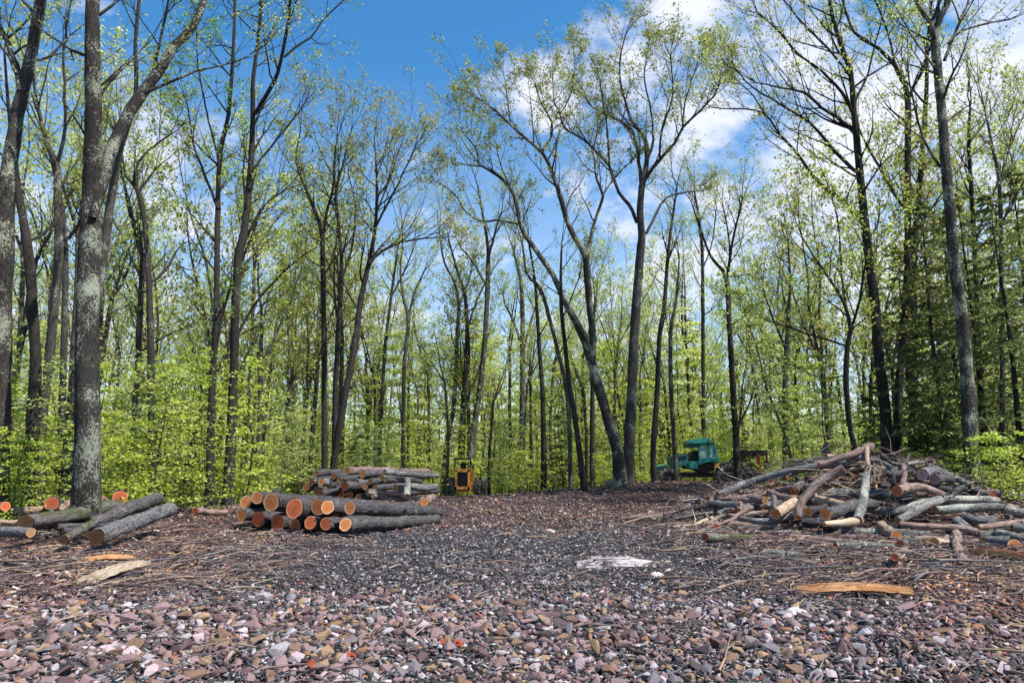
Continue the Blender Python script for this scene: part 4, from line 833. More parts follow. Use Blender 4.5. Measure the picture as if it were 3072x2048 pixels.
pl_log(Z2, [(1550, 905), (1450, 880), (1360, 870)], 46, 42, 'log_pink', 'end_tan', 'brown-ended stub low on the left slope', -.2)
pl_log(Z2, [(1672, 1062), (1780, 990), (1900, 920)], 62, 50, 'log_tan', 'end_orange', 'tan log with orange end at the left foot of the pile', -.3)
pl_log(Z2, [(345, 1130), (500, 1040), (700, 995), (900, 980), (1300, 975)], 12, 18, 'log_dark', 'end_tan', 'thin dark stick farthest out to the left of the pile', 0)
pl_log(Z2, [(190, 1110), (360, 1108), (450, 1080)], 11, 12, 'log_dark', 'end_tan', 'short dark stick left of the pile tip', 0)
pl_log(Z2, [(460, 1225), (700, 1195), (900, 1170), (1050, 1085), (1300, 1080), (1620, 1030)], 24, 22, 'log_tan', 'end_tan', 'long pale crooked limb along the left foot', -.1)
pl_log(Z2, [(850, 1235), (1150, 1130), (1250, 1060), (1400, 985)], 16, 30, 'log_pink', 'end_tan', 'pale limb crossing the long crooked one', -.3)
pl_log(Z2, [(1270, 1120), (1450, 1150), (1650, 1140), (1870, 1085)], 34, 40, 'log_grey', 'end_tan', 'thick grey limb at the left foot under the tan log', -.2)
pl_log(Z2, [(845, 1335), (1000, 1345), (1300, 1335), (1660, 1345)], 50, 26, 'log_moss', 'end_red', 'separate mossy log lying on the ground in front of the pile', 0, knots=1)
pl_log(Z2, [(1650, 860), (1655, 930), (1660, 1000)], 32, 28, 'log_lichen', 'end_tan', 'whitish upright split piece on the left slope', -.4)
pl_log(Z2, [(1000, 1060), (1080, 1010), (1180, 1005)], 24, 16, 'log_grey', 'end_tan', 'short forked grey piece at the left foot', -.1)
pl_log(Z2, [(850, 1060), (880, 1110), (960, 1150)], 22, 14, 'log_pink', 'end_tan', 'short pinkish elbow at the left tip', -.1)
pl_log(Z3, [(2230, 910), (2350, 930), (2450, 950)], 44, 44, 'log_lichen', 'end_tan', 'pale round log cut by the right edge', -.2)
pl_log(Z3, [(1480, 1060), (1560, 1070), (1640, 1080)], 44, 30, 'split_tan', 'end_orange', 'pinkish split block left of the curled log', 0)
pl_log(Z3, [(1680, 1340), (1760, 1380), (1830, 1420)], 22, 30, 'log_pink', 'end_tan', 'short forked stick below the curled log', 0)
random.seed(33)
FL = [('log_grey', 'grey'), ('log_dark', 'dark'), ('log_pink', 'brownish'), ('log_lichen', 'speckled'), ('log_pink', 'brownish'), ('log_tan', 'tan'), ('log_dark', 'dark')]
for i in range(270):
    a = random.random()*6.283; rr = math.sqrt(random.random())*1.1; x = 10.4+6.3*rr*math.cos(a); y = 20.2+4.8*rr*math.sin(a); z = pile_z(x, y)-random.uniform(.05, .45)
    th = random.gauss(.0, .6) if i % 4 else random.gauss(1.35, .25); L = random.uniform(.6, 2.3) if i % 3 else random.uniform(2, 3.6); d = Vector((math.cos(th), math.sin(th)*.8, 0)); r = random.choice((.03, .03, .04, .05, .07, .09, .12))
    if i > 90: z += .16
    if y > 21.5 and rr > .5: continue
    pts = []
    for t in (-.5, -.15, .2, .5):
        q = Vector((x, y, 0))+d*L*t; pts.append(Vector((q.x, q.y, max(ground_z(q.x, q.y)+r*.6, z*.5+.5*(pile_z(q.x, q.y)-.25))))+rv(.03))
    m_, nm = random.choice(FL)
    side = 'left slope' if x < 8.5 else ('right slope' if x > 11.8 else 'middle')
    log(pts, r, r*random.uniform(.6, .95), m_, random.choice(('end_orange', 'end_orange', 'end_red')) if i % 4 == 0 else random.choice(('end_orange', 'end_tan', 'end_grey', 'end_red')), f'{nm} {"thick piece" if r > .08 else "thin limb"} buried among others in the {side} of the brush pile', f'{nm} pieces buried in the {side} of the brush pile')
for i in range(60):      # scattered to the right front
    h = hit(random.uniform(2250, 3140)+(i % 3)*40, random.uniform(1545, 1690)); th = random.gauss(0, .5); L = random.uniform(.4, 1.5); d = Vector((math.cos(th), math.sin(th), 0)); r = random.choice((.03, .04, .05, .08))
    pts = [Vector((h.x+d.x*L*t, h.y+d.y*L*t, ground_z(h.x+d.x*L*t, h.y+d.y*L*t)+r*.7)) for t in (-.5, 0, .5)]
    m_, nm = random.choice(FL); log(pts, r, r*.7, m_, random.choice(('end_orange', 'end_tan', 'end_red')), f'{nm} offcut lying on the litter in front of the brush pile', f'{nm} offcuts in front of the brush pile', name='offcut', cat='offcut')

# splintered strands hanging from the top, planks, posts
def plank(pts2, wd, th, mt, lab, grp=None, name='split_plank', dy=0):
    mb = MB(); n = 18; A, B = pts2; pa, pb = hit(*A), hit(*B)
    pa.z += .06+dy; pb.z += .06; t = (pb-pa); side = Vector((-t.y, t.x, 0)).normalized(); L = 0; c = (pa+pb)/2
    for lay in range(3):
        vs = []; bk = []; s0 = random.uniform(0, .08)
        for i in range(n+1):
            f = i/n; q = pa.lerp(pb, s0+f*(1-s0-random.uniform(0, .03)))+Vector((0, 0, .05*math.sin(f*3.1)+.012*lay))
            w_ = wd*.5*(.12+.88*min(1, f*3.2+.1, (1-f)*3+.1))*(1+random.uniform(-.3, .3))*(1-.25*lay); o = side*(lay-1)*wd*.35
            for k, (sx, sz) in enumerate(((-1, 0), (-.5, th), (.5, th*.85), (1, 0), (.4, -th*.5))):
                vs.append(tuple(q+o+side*sx*w_*.5+Vector((0, 0, sz+random.uniform(-.006, .006))))); bk.append((sx*wd, sz+lay, f*t.length))
        fs = [(i*5+k, i*5+(k+1) % 5, i*5+5+(k+1) % 5, i*5+5+k) for i in range(n) for k in range(5)]+[(4, 3, 2, 1, 0), tuple(n*5+k for k in range(5))]
        mb.add(vs, fs, bk)
    o = mb.build(name, M[mt], None, origin=c); tag(o, lab, 'plank', grp); return o
plank(((242, 1770), (440, 1705)), .20, .06, 'split_tan', 'pale splintered plank lying at the left, grey at one end and orange at the other')
plank(((2385, 1790), (2745, 1796)), .17, .05, 'split_orange', 'long orange-brown slab lying alone at the edge of the stones')
plank(((2912, 1672), (3090, 1695)), .15, .08, 'split_orange', 'bright orange split slab at the right edge below the pile')
plank(((225, 1700), (400, 1690)), .10, .04, 'split_orange', 'narrow orange splinter behind the pale splintered plank')
plank(((2080, 1585), (2160, 1560)), .08, .03, 'split_tan', 'small tan splinter before the left foot of the brush pile')
mb = MB()
for i in range(46):
    s0 = P(*Z3(850+random.gauss(0, 14), 330+random.gauss(0, 10)), 18.7); an = random.uniform(-.4, 2.3)
    e = P(*Z3(850+math.cos(an)*random.uniform(60, 150), 330+abs(math.sin(an))*random.uniform(40, 190)), 18.5+random.uniform(-.3, .3)); m_ = (s0+e)/2+rv(.05)+Vector((.04, 0, .05))
    mb.tube([s0, m_, e], [.012, .009, .004], 4)
tag(mb.build('torn_splinters', M['split_tan'], None, origin=P(*Z3(850, 330), 18.7)), 'tan torn wood strands hanging over the middle of the brush pile', 'splinters')
a = P(*Z3(905, 500), 18.6); b_ = P(*Z3(940, 720), 18.2); mb = MB(); mb.tube([a, (a+b_)/2, b_], [.03, .045, .02], 7, cap=True)
tag(mb.build('splinter', M['split_orange'], None, origin=a), 'orange splinter hanging down beside the upright limb', 'splinter')
# pale snapped trunk behind the pile
a = P(2476, 1470, 24); b_ = P(2476, 1332, 24); a.z = ground_z(a.x, a.y); log([a, (a+b_)/2, b_], .10, .085, 'log_lichen', 'end_tan', 'pale snapped trunk standing upright behind the brush pile', None, name='broken_trunk', cat='stump')
# stump and root at the twin trees
a = P(1815, 1452, 33); log([a, P(1835, 1447, 33), P(1870, 1455, 33)], .13, .10, 'log_tan', 'end_tan', 'tan log butt lying at the foot of the twin trees', None)

# ---------------------------------------------------------------- stones
def rock_shape(seed, flat=.6):
    r_ = np.random.default_rng(seed); bm = bmesh.new()
    for i in range(11):
        v = r_.normal(size=3); v /= np.linalg.norm(v); v *= r_.uniform(.75, 1.0); bm.verts.new((v[0]*.62, v[1]*.48, v[2]*.48*flat))
    bmesh.ops.convex_hull(bm, input=bm.verts)
    for v in [v for v in bm.verts if not v.link_faces]: bm.verts.remove(v)
    bmesh.ops.bevel(bm, geom=bm.edges[:], offset=.018, segments=1, affect='EDGES', clamp_overlap=True)
    bmesh.ops.triangulate(bm, faces=bm.faces[:]); bm.verts.index_update()
    V = np.array([v.co[:] for v in bm.verts]); Fc = np.array([[v.index for v in f.verts] for f in bm.faces]); bm.free(); return V, Fc
shapes = [rock_shape(100+i, random.uniform(.4, .8)) for i in range(16)]
def rot(n): # random tumbling matrices
    ax = rng.normal(size=(n, 3)); ax[:, 2] *= 2.5; ax /= np.linalg.norm(ax, axis=1)[:, None]; an = rng.uniform(0, 6.28, n); tilt = rng.normal(0, .45, (n, 2))
    out = np.zeros((n, 3, 3))
    for i in range(n):
        out[i] = np.array(Matrix.Rotation(an[i], 3, 'Z').to_4x4().to_3x3()) if False else np.array(Matrix.Rotation(tilt[i, 0], 3, 'X') @ Matrix.Rotation(tilt[i, 1], 3, 'Y') @ Matrix.Rotation(an[i], 3, 'Z'))
    return out
pos = []
tries = 0
cell = {}
def far_enough(x, y, s):
    cx, cy = int(x/.1), int(y/.1)
    for i in range(-2, 3):
        for j in range(-2, 3):
            for (a, b, c_) in cell.get((cx+i, cy+j), ()):
                if (a-x)**2+(b-y)**2 < (.36*(s+c_))**2: return False
    return True
while len(pos) < 8600 and tries < 120000:
    tries += 1; y = 4.7+7.3*random.random()**1.1; x = random.uniform(-1, 1)*(y*.80+.3)
    edge = 9.2-.10*abs(x)+.9*noise.noise(Vector((x*.35, 2, 0)))+.8*noise.noise(Vector((x*1.3, y, 0))) - (.8 if x > 3 else 0)
    if y > edge and random.random() > math.exp(-(y-edge)*1.7)*.30: continue
    if y < edge and noise.noise(Vector((x*.8, y*.9, 5))) > .30 and random.random() < .75: continue
    s = random.choice((.06, .08, .10, .125, .16))*random.uniform(.75, 1.25)*(1.12 if x < -1.5 and y < 8 else 1)
    if y > edge: s *= .6
    if random.random() < .012 and y < edge: s *= 1.6
    if not far_enough(x, y, s): continue
    cell.setdefault((int(x/.1), int(y/.1)), []).append((x, y, s)); pos.append((x, y, s))
for i in range(6000):
    y = random.uniform(4.7, 12.5); x = random.uniform(-1, 1)*(y*.82); pos.append((x, y, random.uniform(.025, .05)))
pos = [(x, y, ground_z(x, y), s) for x, y, s in pos]
pos.sort(key=lambda q: -q[3]/q[1]*(1 if abs(q[0]) < q[1]*.76 and q[1] > 5.05 else 0))
RM = rot(len(pos)); GV = []; GF = []; base_n = 0
protos_s = []
for i, (V, Fc) in enumerate(shapes):
    me = bpy.data.meshes.new('stone'); me.from_pydata(V.tolist(), [], Fc.tolist()); me.materials.append(M['stone']); protos_s.append(me)
for i, (x, y, z, s) in enumerate(pos):
    k = i % 16
    if i < 300:
        o = bpy.data.objects.new('stone', protos_s[k]); C.objects.link(o); o.location = (x, y, z+s*.16); o.rotation_euler = Matrix(RM[i].tolist()).to_euler(); o.scale = (s*1.12,)*3
        px = proj((x, y, z))[0]/3072
        pl = 'left corner' if px < .25 else 'left of centre' if px < .5 else 'right of centre' if px < .75 else 'right corner'
        tag(o, f'{"big" if s > .155 else "fist-sized"} angular stone in the {"nearest" if y < 6 else "farther"} rubble, {pl} of the photo', 'stone', f'angular stones, {pl}')
    else:
        V, Fc = shapes[k]; GV.append((V @ RM[i].T)*s*1.12+np.array([x, y, z+s*.14])); GF.append(Fc+base_n); base_n += len(V)
gr = np_solid('gravel', np.concatenate(GV), np.concatenate(GF), M['stone']); tag(gr, 'bed of broken pinkish and grey stones across the front', 'gravel', kind='stuff')
# white slab in the track and loose pale stones
def bigrock(px, py, sx, sy, sz, lab, mt='white_rock', name='rock', sd=1):
    h = hit(px, py); bm = bmesh.new(); bmesh.ops.create_icosphere(bm, subdivisions=4, radius=1)
    for v in bm.verts:
        c = v.co; k = 1+.35*noise.noise(c*1.6+Vector((sd, 0, 0)))+.15*noise.noise(c*5+Vector((sd, 0, 0))); v.co = Vector((c.x*sx*k, c.y*sy*k, c.z*sz*(1+.5*noise.noise(c*3+Vector((sd, 2, 0))))))
    me = bpy.data.meshes.new(name); bm.to_mesh(me); bm.free(); me.materials.append(M[mt]); o = bpy.data.objects.new(name, me); C.objects.link(o); o.location = (h.x, h.y, ground_z(h.x, h.y)+sz*.05-(.01 if mt == 'ledge' else 0)); tag(o, lab, 'rock'); return o
bigrock(1850, 1694, .62, .62, .085, 'flat white ledge of rock showing through the dark track', 'ledge', sd=4)
bigrock(1970, 1728, .10, .09, .05, 'small white stone right of the flat white ledge', sd=2)
bigrock(1650, 1597, .17, .12, .07, 'whitish stone farther up the track', sd=3)
bigrock(2390, 1852, .13, .1, .09, 'pale pinkish-cream stone below the long orange slab', sd=7)
bigrock(2275, 1810, .07, .06, .05, 'small white stone among the rubble right of centre', sd=8)
bigrock(340, 1958, .19, .11, .06, 'long flat tan stone in the left rubble', 'stone', sd=5)
bigrock(160, 1967, .055, .05, .05, 'small bluish-white stone in the left corner', sd=6)
bigrock(2020, 1462, .3, .2, .14, 'pinkish boulder in front of the green machine', 'stone', sd=9)

# ---------------------------------------------------------------- litter
def scatter(n, f, sz, name, mt, lab, cat, thin=.35, lift=.012, tilt=.35):
    pts = []; t = 0
    while len(pts) < n and t < n*6:
        t += 1; y = 5+31*random.random()**1.5; x = random.uniform(-1, 1)*y*.86; p = f(x, y)
        if random.random() < p: pts.append((x, y, pile_z(x, y)*.35+.65*ground_z(x, y)+lift+random.uniform(0, .02)))
    K = len(pts); c = np.array(pts); a = rng.uniform(0, 6.28, K); s = sz*rng.uniform(.4, 1.5, K)*(1+c[:, 1]*.02)
    d = np.stack([np.cos(a), np.sin(a), rng.normal(0, tilt, K)], 1); d /= np.linalg.norm(d, axis=1)[:, None]
    up = np.stack([rng.normal(0, tilt, K), rng.normal(0, tilt, K), np.ones(K)], 1); b = np.cross(up, d); b /= np.linalg.norm(b, axis=1)[:, None]; nn = np.cross(d, b)
    w_ = thin*rng.uniform(.5, 1.3, K); S_ = s[:, None]; W = (s*w_)[:, None]; T = W*.35
    vs = [c-d*S_*.5-b*W*.35, c+d*S_*.5-b*W*.5, c+d*S_*.42+b*W*.5, c-d*S_*.45+b*W*.45]; vs = vs+[v+nn*T for v in vs]
    V = np.stack(vs, 1).reshape(-1, 3); fq = np.array([[0, 3, 2, 1], [4, 5, 6, 7], [0, 1, 5, 4], [1, 2, 6, 5], [2, 3, 7, 6], [3, 0, 4, 7]])
    Fc = (fq[None]+(np.arange(K)*8)[:, None, None]).reshape(-1, 4)
    o = np_solid(name, V, Fc, M[mt]); tag(o, lab, cat, kind='stuff'); return o
def track(x, y): return math.exp(-(max(0, abs(x+.2+1.2*noise.noise(Vector((y*.5, 1, 1))))-3.8)/1.1)**2)*(1 if y < 16 else .2+.8*math.exp(-((y-16)/2.2)**2))
def clump(x, y, s=.7, o=0): return max(0, min(1, .5+1.3*noise.noise(Vector((x*s, y*s, o)))))
scatter(70000, lambda x, y: track(x, y)*(1 if y > 8 else .25)*(.35+.65*clump(x, y, 1.2)), .042, 'track_litter', 'chip_road', 'dark grit, bark crumbs and mud clods trodden into the track', 'litter', .42)
scatter(52000, lambda x, y: (1-.92*track(x, y))*(1 if y > 8.3 else .45)*(.25+.75*clump(x, y, .8, 4)), .075, 'bark_litter', 'chip_side', 'brown and purplish bark scraps and leaf litter on both sides of the track', 'litter', .4)
def saw(x, y):
    v = 0
    for (px, py, r) in [(200, 1665, .9), (470, 1720, .7), (290, 1720, .7), (2990, 1770, 1.3), (2900, 1600, .9), (2600, 1640, .5), (2500, 1500, 1.6), (1000, 1600, .5)]:
        h = SP[(px, py)]; v = max(v, math.exp(-((x-h.x)/r)**2-((y-h.y)/(r*.8))**2))
    return v
SP = {k: hit(*k) for k in [(200, 1665), (470, 1720), (290, 1720), (2990, 1770), (2900, 1600), (2600, 1640), (2500, 1500), (1000, 1600)]}
scatter(5000, lambda x, y: saw(x, y)**1.5, .05, 'wood_chips', 'sawdust', 'orange sawdust and wood chips in patches on the litter', 'wood chips', .6, .02)
# twigs: bent thin tubes
def twigs(n, f, L0, r0, name, mt, lab):
    mb = MB(); k = 0; t = 0
    while k < n and t < n*8:
        t += 1; y = 5+27*random.random()**1.3; x = random.uniform(-1, 1)*y*.84
        if random.random() > f(x, y): continue
        k += 1; a = random.gauss(0, .9) if random.random() < .75 else random.random()*6.28; L = L0*random.uniform(.3, 1.6)*(1+.02*y); p = Vector((x, y, 0)); d = Vector((math.cos(a), math.sin(a), 0)); pts = []; lift = random.uniform(.01, .05); arch = random.uniform(0, .12)*L
        for i in range(4):
            pts.append(Vector((p.x, p.y, pile_z(p.x, p.y)*.4+.6*ground_z(p.x, p.y)+lift+arch*math.sin(i*1.05)))); d = (d+Vector((random.gauss(0, .25), random.gauss(0, .25), 0))).normalized(); p = p+d*L/3
        r = r0*random.uniform(.5, 1.5)*(1+.015*y); mb.tube(pts, [r, r*.9, r*.7, r*.35], 4)
        if random.random() < .3:
            q = pts[1]; mb.tube([q, q+(d+rv(.4)).normalized()*L*.35+Vector((0, 0, .03))], [r*.6, r*.3], 3)
    o = mb.build(name, M[mt], smooth=True); tag(o, lab, 'twigs', kind='stuff')
RIGHT = lambda x, y: (1 if x > 3.3+.3*max(0, y-17) else .12)*(1 if y > 8.6 else .1)*(1 if y < 21 else .3)*(.45+.55*clump(x, y, .6, 2))
LEFT = lambda x, y: (1 if x < -3.5 else .10)*(1 if y > 9 else .12)*(1 if y < 19 else .3)*(.4+.6*clump(x, y, .6, 8))
twigs(4300, lambda x, y: max(RIGHT(x, y), LEFT(x, y)), .5, .0085, 'fallen_twigs', 'twig', 'tangle of dead pale twigs strewn over the litter')
twigs(1400, lambda x, y: track(x, y)*(1 if y > 8 else .5), .3, .005, 'track_twigs', 'twig_dark', 'small dark twigs pressed into the track and stones')
mb = MB()
for i in range(1000):
    a = random.random()*6.283; rr = math.sqrt(random.random())*1.02; x = 10.3+6.3*rr*math.cos(a); y = 20.3+4.7*rr*math.sin(a); z = pile_z(x, y)
    d = Vector((random.gauss(0, 1), random.gauss(0, .7), random.gauss(0, .2))).normalized(); L = random.uniform(.3, 1.2); p = Vector((x, y, z+random.uniform(-.05, .12))); q = p+d*L*.5+rv(.05); e = q+(d+rv(.3)).normalized()*L*.5
    r = random.choice((.006, .009, .014, .02)); mb.tube([p, q, e], [r, r*.8, r*.4], 4)
tag(mb.build('brush_tangle', M['twig'], smooth=True), 'tangle of thin dead branches and splinters through the brush pile', 'twigs', kind='stuff')
# single sticks
random.seed(5)
for i in range(70):
    if i < 44: h = hit(random.uniform(2050, 3050), random.uniform(1590, 1800)); sd_ = 'right'
    else: h = hit(random.uniform(30, 900), random.uniform(1590, 1760)); sd_ = 'left'
    th = random.gauss(0, .55); L = random.uniform(.8, 2.2); d = Vector((math.cos(th), math.sin(th), 0)); r = random.uniform(.012, .028); mb = MB(); p = Vector((h.x, h.y, 0))-d*L/2; pts = []; mt = random.choice(('log_pink', 'log_tan', 'log_grey', 'log_pink')); ar = random.uniform(.02, .12)
    for k in range(7):
        pts.append(Vector((p.x, p.y, ground_z(p.x, p.y)+r+.02+ar*math.sin(k*.52)))); d = (d+Vector((random.gauss(0, .14), random.gauss(0, .14), 0))).normalized(); p = p+d*L/6
    rl = [r*(1-.12*k) for k in range(7)]; mb.tube(pts, rl, 6, cap=True, seed=i)
    for k in (2, 4): q = pts[k]; mb.tube([q, q+(d+rv(.5)).normalized()*.25, q+(d+rv(.3)).normalized()*.4], [r*.5, r*.35, r*.2], 4)
    o = mb.build('fallen_stick', M[mt], None, origin=pts[3], smooth=True)
    col = {'log_pink': 'brownish', 'log_tan': 'tan', 'log_grey': 'grey'}[mt]; tag(o, f'{"long" if L > 1.5 else "short"} {col} forked stick lying on the litter at the {sd_}', 'stick', f'loose {col} sticks at the {sd_}')
# a few red dead leaves on the stones
for i, (px, py) in enumerate([(1060, 2000), (530, 1995), (1330, 1960), (1370, 1958), (930, 2030)]):
    h = hit(px, py); q = leaf_quads(np.zeros((4, 3))+rng.normal(0, .018, (4, 3)), .075, .6, .8)
    o = np_mesh('dead_leaf', q, 4, M['dead_leaf'] if 'dead_leaf' in M else M.setdefault('dead_leaf', simple('dead_leaf', (.34, .06, .025), .8, 0, .2, (.16, .03, .015), 30)), None, (h.x, h.y, h.z+.09))
    tag(o, 'curled red-orange dead leaf lying on the stones at the front', 'leaf', 'red dead leaves on the stones')

# ---------------------------------------------------------------- machines
def bxp(mb, x0, y0, x1, y1, Ya, Yb):
    """box whose front face spans a photo-pixel rectangle at depth Ya"""
    a, b = P(x0, y1, Ya), P(x1, y0, Ya); mb.box(((a.x+b.x)/2, (Ya+Yb)/2, (a.z+b.z)/2), (abs(b.x-a.x), Yb-Ya, abs(b.z-a.z)))
def wheel(root, c, r, wd, ang, chains=True):
    """wheel rolling along the direction ang (radians from +X), as a part with its own sub-parts"""
    ax = Vector((-math.sin(ang), math.cos(ang), 0)); mb = MB(); n = 28; prof = [(.55, -.42), (.86, -.5), (1.0, -.34), (1.02, 0), (1.0, .34), (.86, .5), (.55, .42)]
    f = Vector((math.cos(ang), math.sin(ang), 0)); vs = []; fs = []
    for k in range(n):
        t = 2*math.pi*k/n; rd = f*math.cos(t)+Vector((0, 0, 1))*math.sin(t)
        for (pr, pw) in prof: vs.append(tuple(c+rd*r*pr*.94+ax*wd*pw))
    m_ = len(prof)
    for k in range(n):
        for j in range(m_-1): fs.append((k*m_+j, k*m_+j+1, ((k+1) % n)*m_+j+1, ((k+1) % n)*m_+j))
    mb.add(vs, fs)
    for k in range(22):      # lugs
        t = 2*math.pi*k/22; rd = f*math.cos(t)+Vector((0, 0, 1))*math.sin(t); tg = f*-math.sin(t)+Vector((0, 0, 1))*math.cos(t)
        for sg in (-1, 1): mb.bar(c+rd*r*.97+ax*wd*.02*sg, c+rd*r*.95+ax*wd*.5*sg+tg*r*.1*sg, r*.06, r*.1)
    ty = mb.build('wheel', M['rubber'], root, origin=root.location)
    m2 = MB()
    for sg in (-1, 1):
        m2.tube([c+ax*wd*.3*sg, c+ax*wd*.36*sg], [r*.52, r*.52], 20, cap=True); m2.tube([c+ax*wd*.36*sg, c+ax*wd*.46*sg], [r*.2, r*.16], 12, cap=True)
    m2.build('rim', M['black'], ty, origin=root.location)
    if chains:
        m3 = MB()
        for k in range(16):
            t = 2*math.pi*k/16; rd = f*math.cos(t)+Vector((0, 0, 1))*math.sin(t); t2 = t+.2; rd2 = f*math.cos(t2)+Vector((0, 0, 1))*math.sin(t2)
            m3.tube([c+rd*r*.72+ax*wd*.52, c+rd*r*1.04+ax*wd*.3, c+rd2*r*1.06, c+rd*r*1.04-ax*wd*.3, c+rd*r*.72-ax*wd*.52], [r*.022]*5, 4)
        for sg in (-1, 1): m3.tube([c+(f*math.cos(2*math.pi*k/24)+Vector((0, 0, 1))*math.sin(2*math.pi*k/24))*r*.72+ax*wd*.52*sg for k in range(25)], [r*.022]*25, 4)
        m3.build('tyre_chain', M['chain'], ty, origin=root.location)
    return ty
# yellow skidder, grille towards the camera
Y0 = 41.0; c0 = P(1388, 1486, Y0); c0 = Vector((c0.x, Y0, ground_z(c0.x, Y0))); kk = Y0/F
ym = empty('log_skidder', c0, 'small yellow logging machine facing the camera with black grille and roll bars', 'logging machine')
def yp(px, py, dy=0): return P(px, py, Y0+dy)
mb = MB()
for (a, b, c_, d_) in [(1364, 1408, 1372, 1468), (1402, 1402, 1410, 1468), (1364, 1406, 1410, 1416), (1364, 1459, 1410, 1468)]: bxp(mb, a, b, c_, d_, Y0, Y0+.3)
mb.build('grille_frame', M['yellow'], ym, origin=c0, bevel=.015)
mb = MB(); bxp(mb, 1372, 1416, 1402, 1459, Y0+.08, Y0+.2); mb.build('grille', M['grille'], ym, origin=c0)
mb = MB()
for i in range(8): bxp(mb, 1374, 1420+i*4.8, 1400, 1421.2+i*4.8, Y0+.04, Y0+.07)
mb.build('grille_bars', M['black'], ym, origin=c0)
mb = MB(); bxp(mb, 1366, 1408, 1418, 1466, Y0+.32, Y0+2.2); mb.build('body', M['yellow'], ym, origin=c0, bevel=.03)
mb = MB(); bxp(mb, 1366, 1470, 1412, 1476, Y0+.1, Y0+2.4); bxp(mb, 1410, 1448, 1421, 1472, Y0+.2, Y0+.7); mb.build('front_axle', M['yellow'], ym, origin=c0, bevel=.01)
mb = MB()
for (x, yb) in ((1364, 1408), (1410, 1408)):
    mb.bar(yp(x, yb, .6), yp(x+1, 1376, .6), .09); mb.bar(yp(x, yb, 2.0), yp(x+1, 1376, 2.0), .09); mb.bar(yp(x+1, 1376, .55), yp(x+1, 1376, 2.05), .09)
mb.bar(yp(1362, 1375, .6), yp(1413, 1375, .6), .10); mb.bar(yp(1362, 1375, 2), yp(1413, 1375, 2), .10); mb.bar(yp(1374, 1388, .9), yp(1396, 1408, .6), .05); mb.bar(yp(1412, 1384, .6), yp(1421, 1408, 1.4), .07)
bxp(mb, 1366, 1376, 1409, 1379, Y0+.7, Y0+1.9); mb.build('roll_cage', M['black'], ym, origin=c0)
mb = MB(); bxp(mb, 1382, 1388, 1398, 1404, Y0+1.3, Y0+1.5); bxp(mb, 1382, 1400, 1398, 1407, Y0+.9, Y0+1.5); mb.build('seat', M['black'], ym, origin=c0, bevel=.03)
mb = MB(); q = yp(1391, 1393, .85); mb.tube([q+Vector((.17*math.cos(t*.524), .05*math.sin(t*.524), .15*math.sin(t*.524))) for t in range(13)], [.014]*13, 6); mb.build('steering_wheel', M['black'], ym, origin=c0)
mb = MB(); mb.tube([yp(1405, 1408, .4), yp(1405, 1390, .4), yp(1406, 1384, .35)], [.035, .035, .03], 10, cap=True); mb.build('exhaust_pipe', M['black'], ym, origin=c0)
for (px, dy) in ((1436, .6), (1352, .6), (1456, 2.2), (1342, 2.2)):
    q = P(px, 1465, Y0+dy); r = .60; q.z = ground_z(q.x, q.y)+r; wheel(ym, q, r, .42, R(90+(-14 if px > 1388 else 14)))
# green forwarder, cab and hood, boom folded to the right
G0 = 42.5; c1 = P(2110, 1470, G0); c1 = Vector((c1.x, G0, ground_z(c1.x, G0)))
gm = empty('forwarder', c1, 'large teal green logging machine with glazed cab, dark boom and chained wheels behind the rise', 'logging machine')
z5 = lambda X, Y: (1900+.1956*X, 1290+.1957*Y)
def gp(X, Y, dy=0): return P(*z5(X, Y), G0+dy)
def gpoly(mb, poly, d0, d1): mb.prism([(gp(X, Y, d0).x, gp(X, Y, d0).z) for X, Y in poly], G0+d0, G0+d1)
mb = MB(); gpoly(mb, [(845, 190), (905, 140), (1160, 118), (1180, 150), (1250, 205), (1165, 195), (1000, 205), (850, 205)], 0, 1.7); mb.build('cab_roof', M['teal'], gm, origin=c1, bevel=.03)
mb = MB(); gpoly(mb, [(850, 208), (1000, 208), (1000, 265), (860, 270)], .1, 1.6); mb.build('roof_box', M['teal_dark'], gm, origin=c1, bevel=.03)
mb = MB()      # cab frame: pillars and sills round real openings
for poly in [[(1000, 205), (1018, 205), (1022, 445), (1004, 445)], [(1132, 200), (1160, 198), (1180, 445), (1160, 450)], [(1225, 205), (1250, 205), (1312, 440), (1290, 445)], [(1000, 205), (1240, 200), (1245, 222), (1000, 230)],
             [(1004, 430), (1300, 430), (1320, 500), (1240, 490), (1150, 480), (1010, 525)]]: gpoly(mb, poly, .1, .28)
for X in (1000, 1230): gpoly(mb, [(X, 205), (X+20, 205), (X+24, 440), (X+4, 440)], 1.45, 1.6)
gpoly(mb, [(1004, 440), (1300, 440), (1310, 500), (1010, 520)], .3, 1.6)
mb.build('cab_frame', M['teal'], gm, origin=c1)
for poly in ([(1018, 228), (1134, 222), (1162, 432), (1022, 432)], [(1160, 222), (1228, 220), (1290, 432), (1180, 432)]):
    mb = MB(); gpoly(mb, poly, .17, .20); mb.build('cab_window', M['glass'], gm, origin=c1)
mb = MB(); gpoly(mb, [(1018, 228), (1232, 222), (1290, 432), (1022, 432)], 1.5, 1.52); mb.build('cab_window', M['glass'], gm, origin=c1)
mb = MB(); gpoly(mb, [(1070, 300), (1120, 300), (1130, 430), (1065, 430)], .7, 1.1); mb.build('operator_seat', M['black'], gm, origin=c1, bevel=.03)
mb = MB(); gpoly(mb, [(590, 420), (600, 400), (840, 360), (840, 480), (1000, 470), (1000, 600), (860, 600), (780, 540), (600, 600)], .2, 1.7); mb.build('hood', M['teal_dark'], gm, origin=c1, bevel=.03)
mb = MB(); gpoly(mb, [(845, 480), (990, 480), (990, 590), (900, 590), (850, 560)], .12, .19); mb.build('side_panel', M['teal'], gm, origin=c1, bevel=.01)
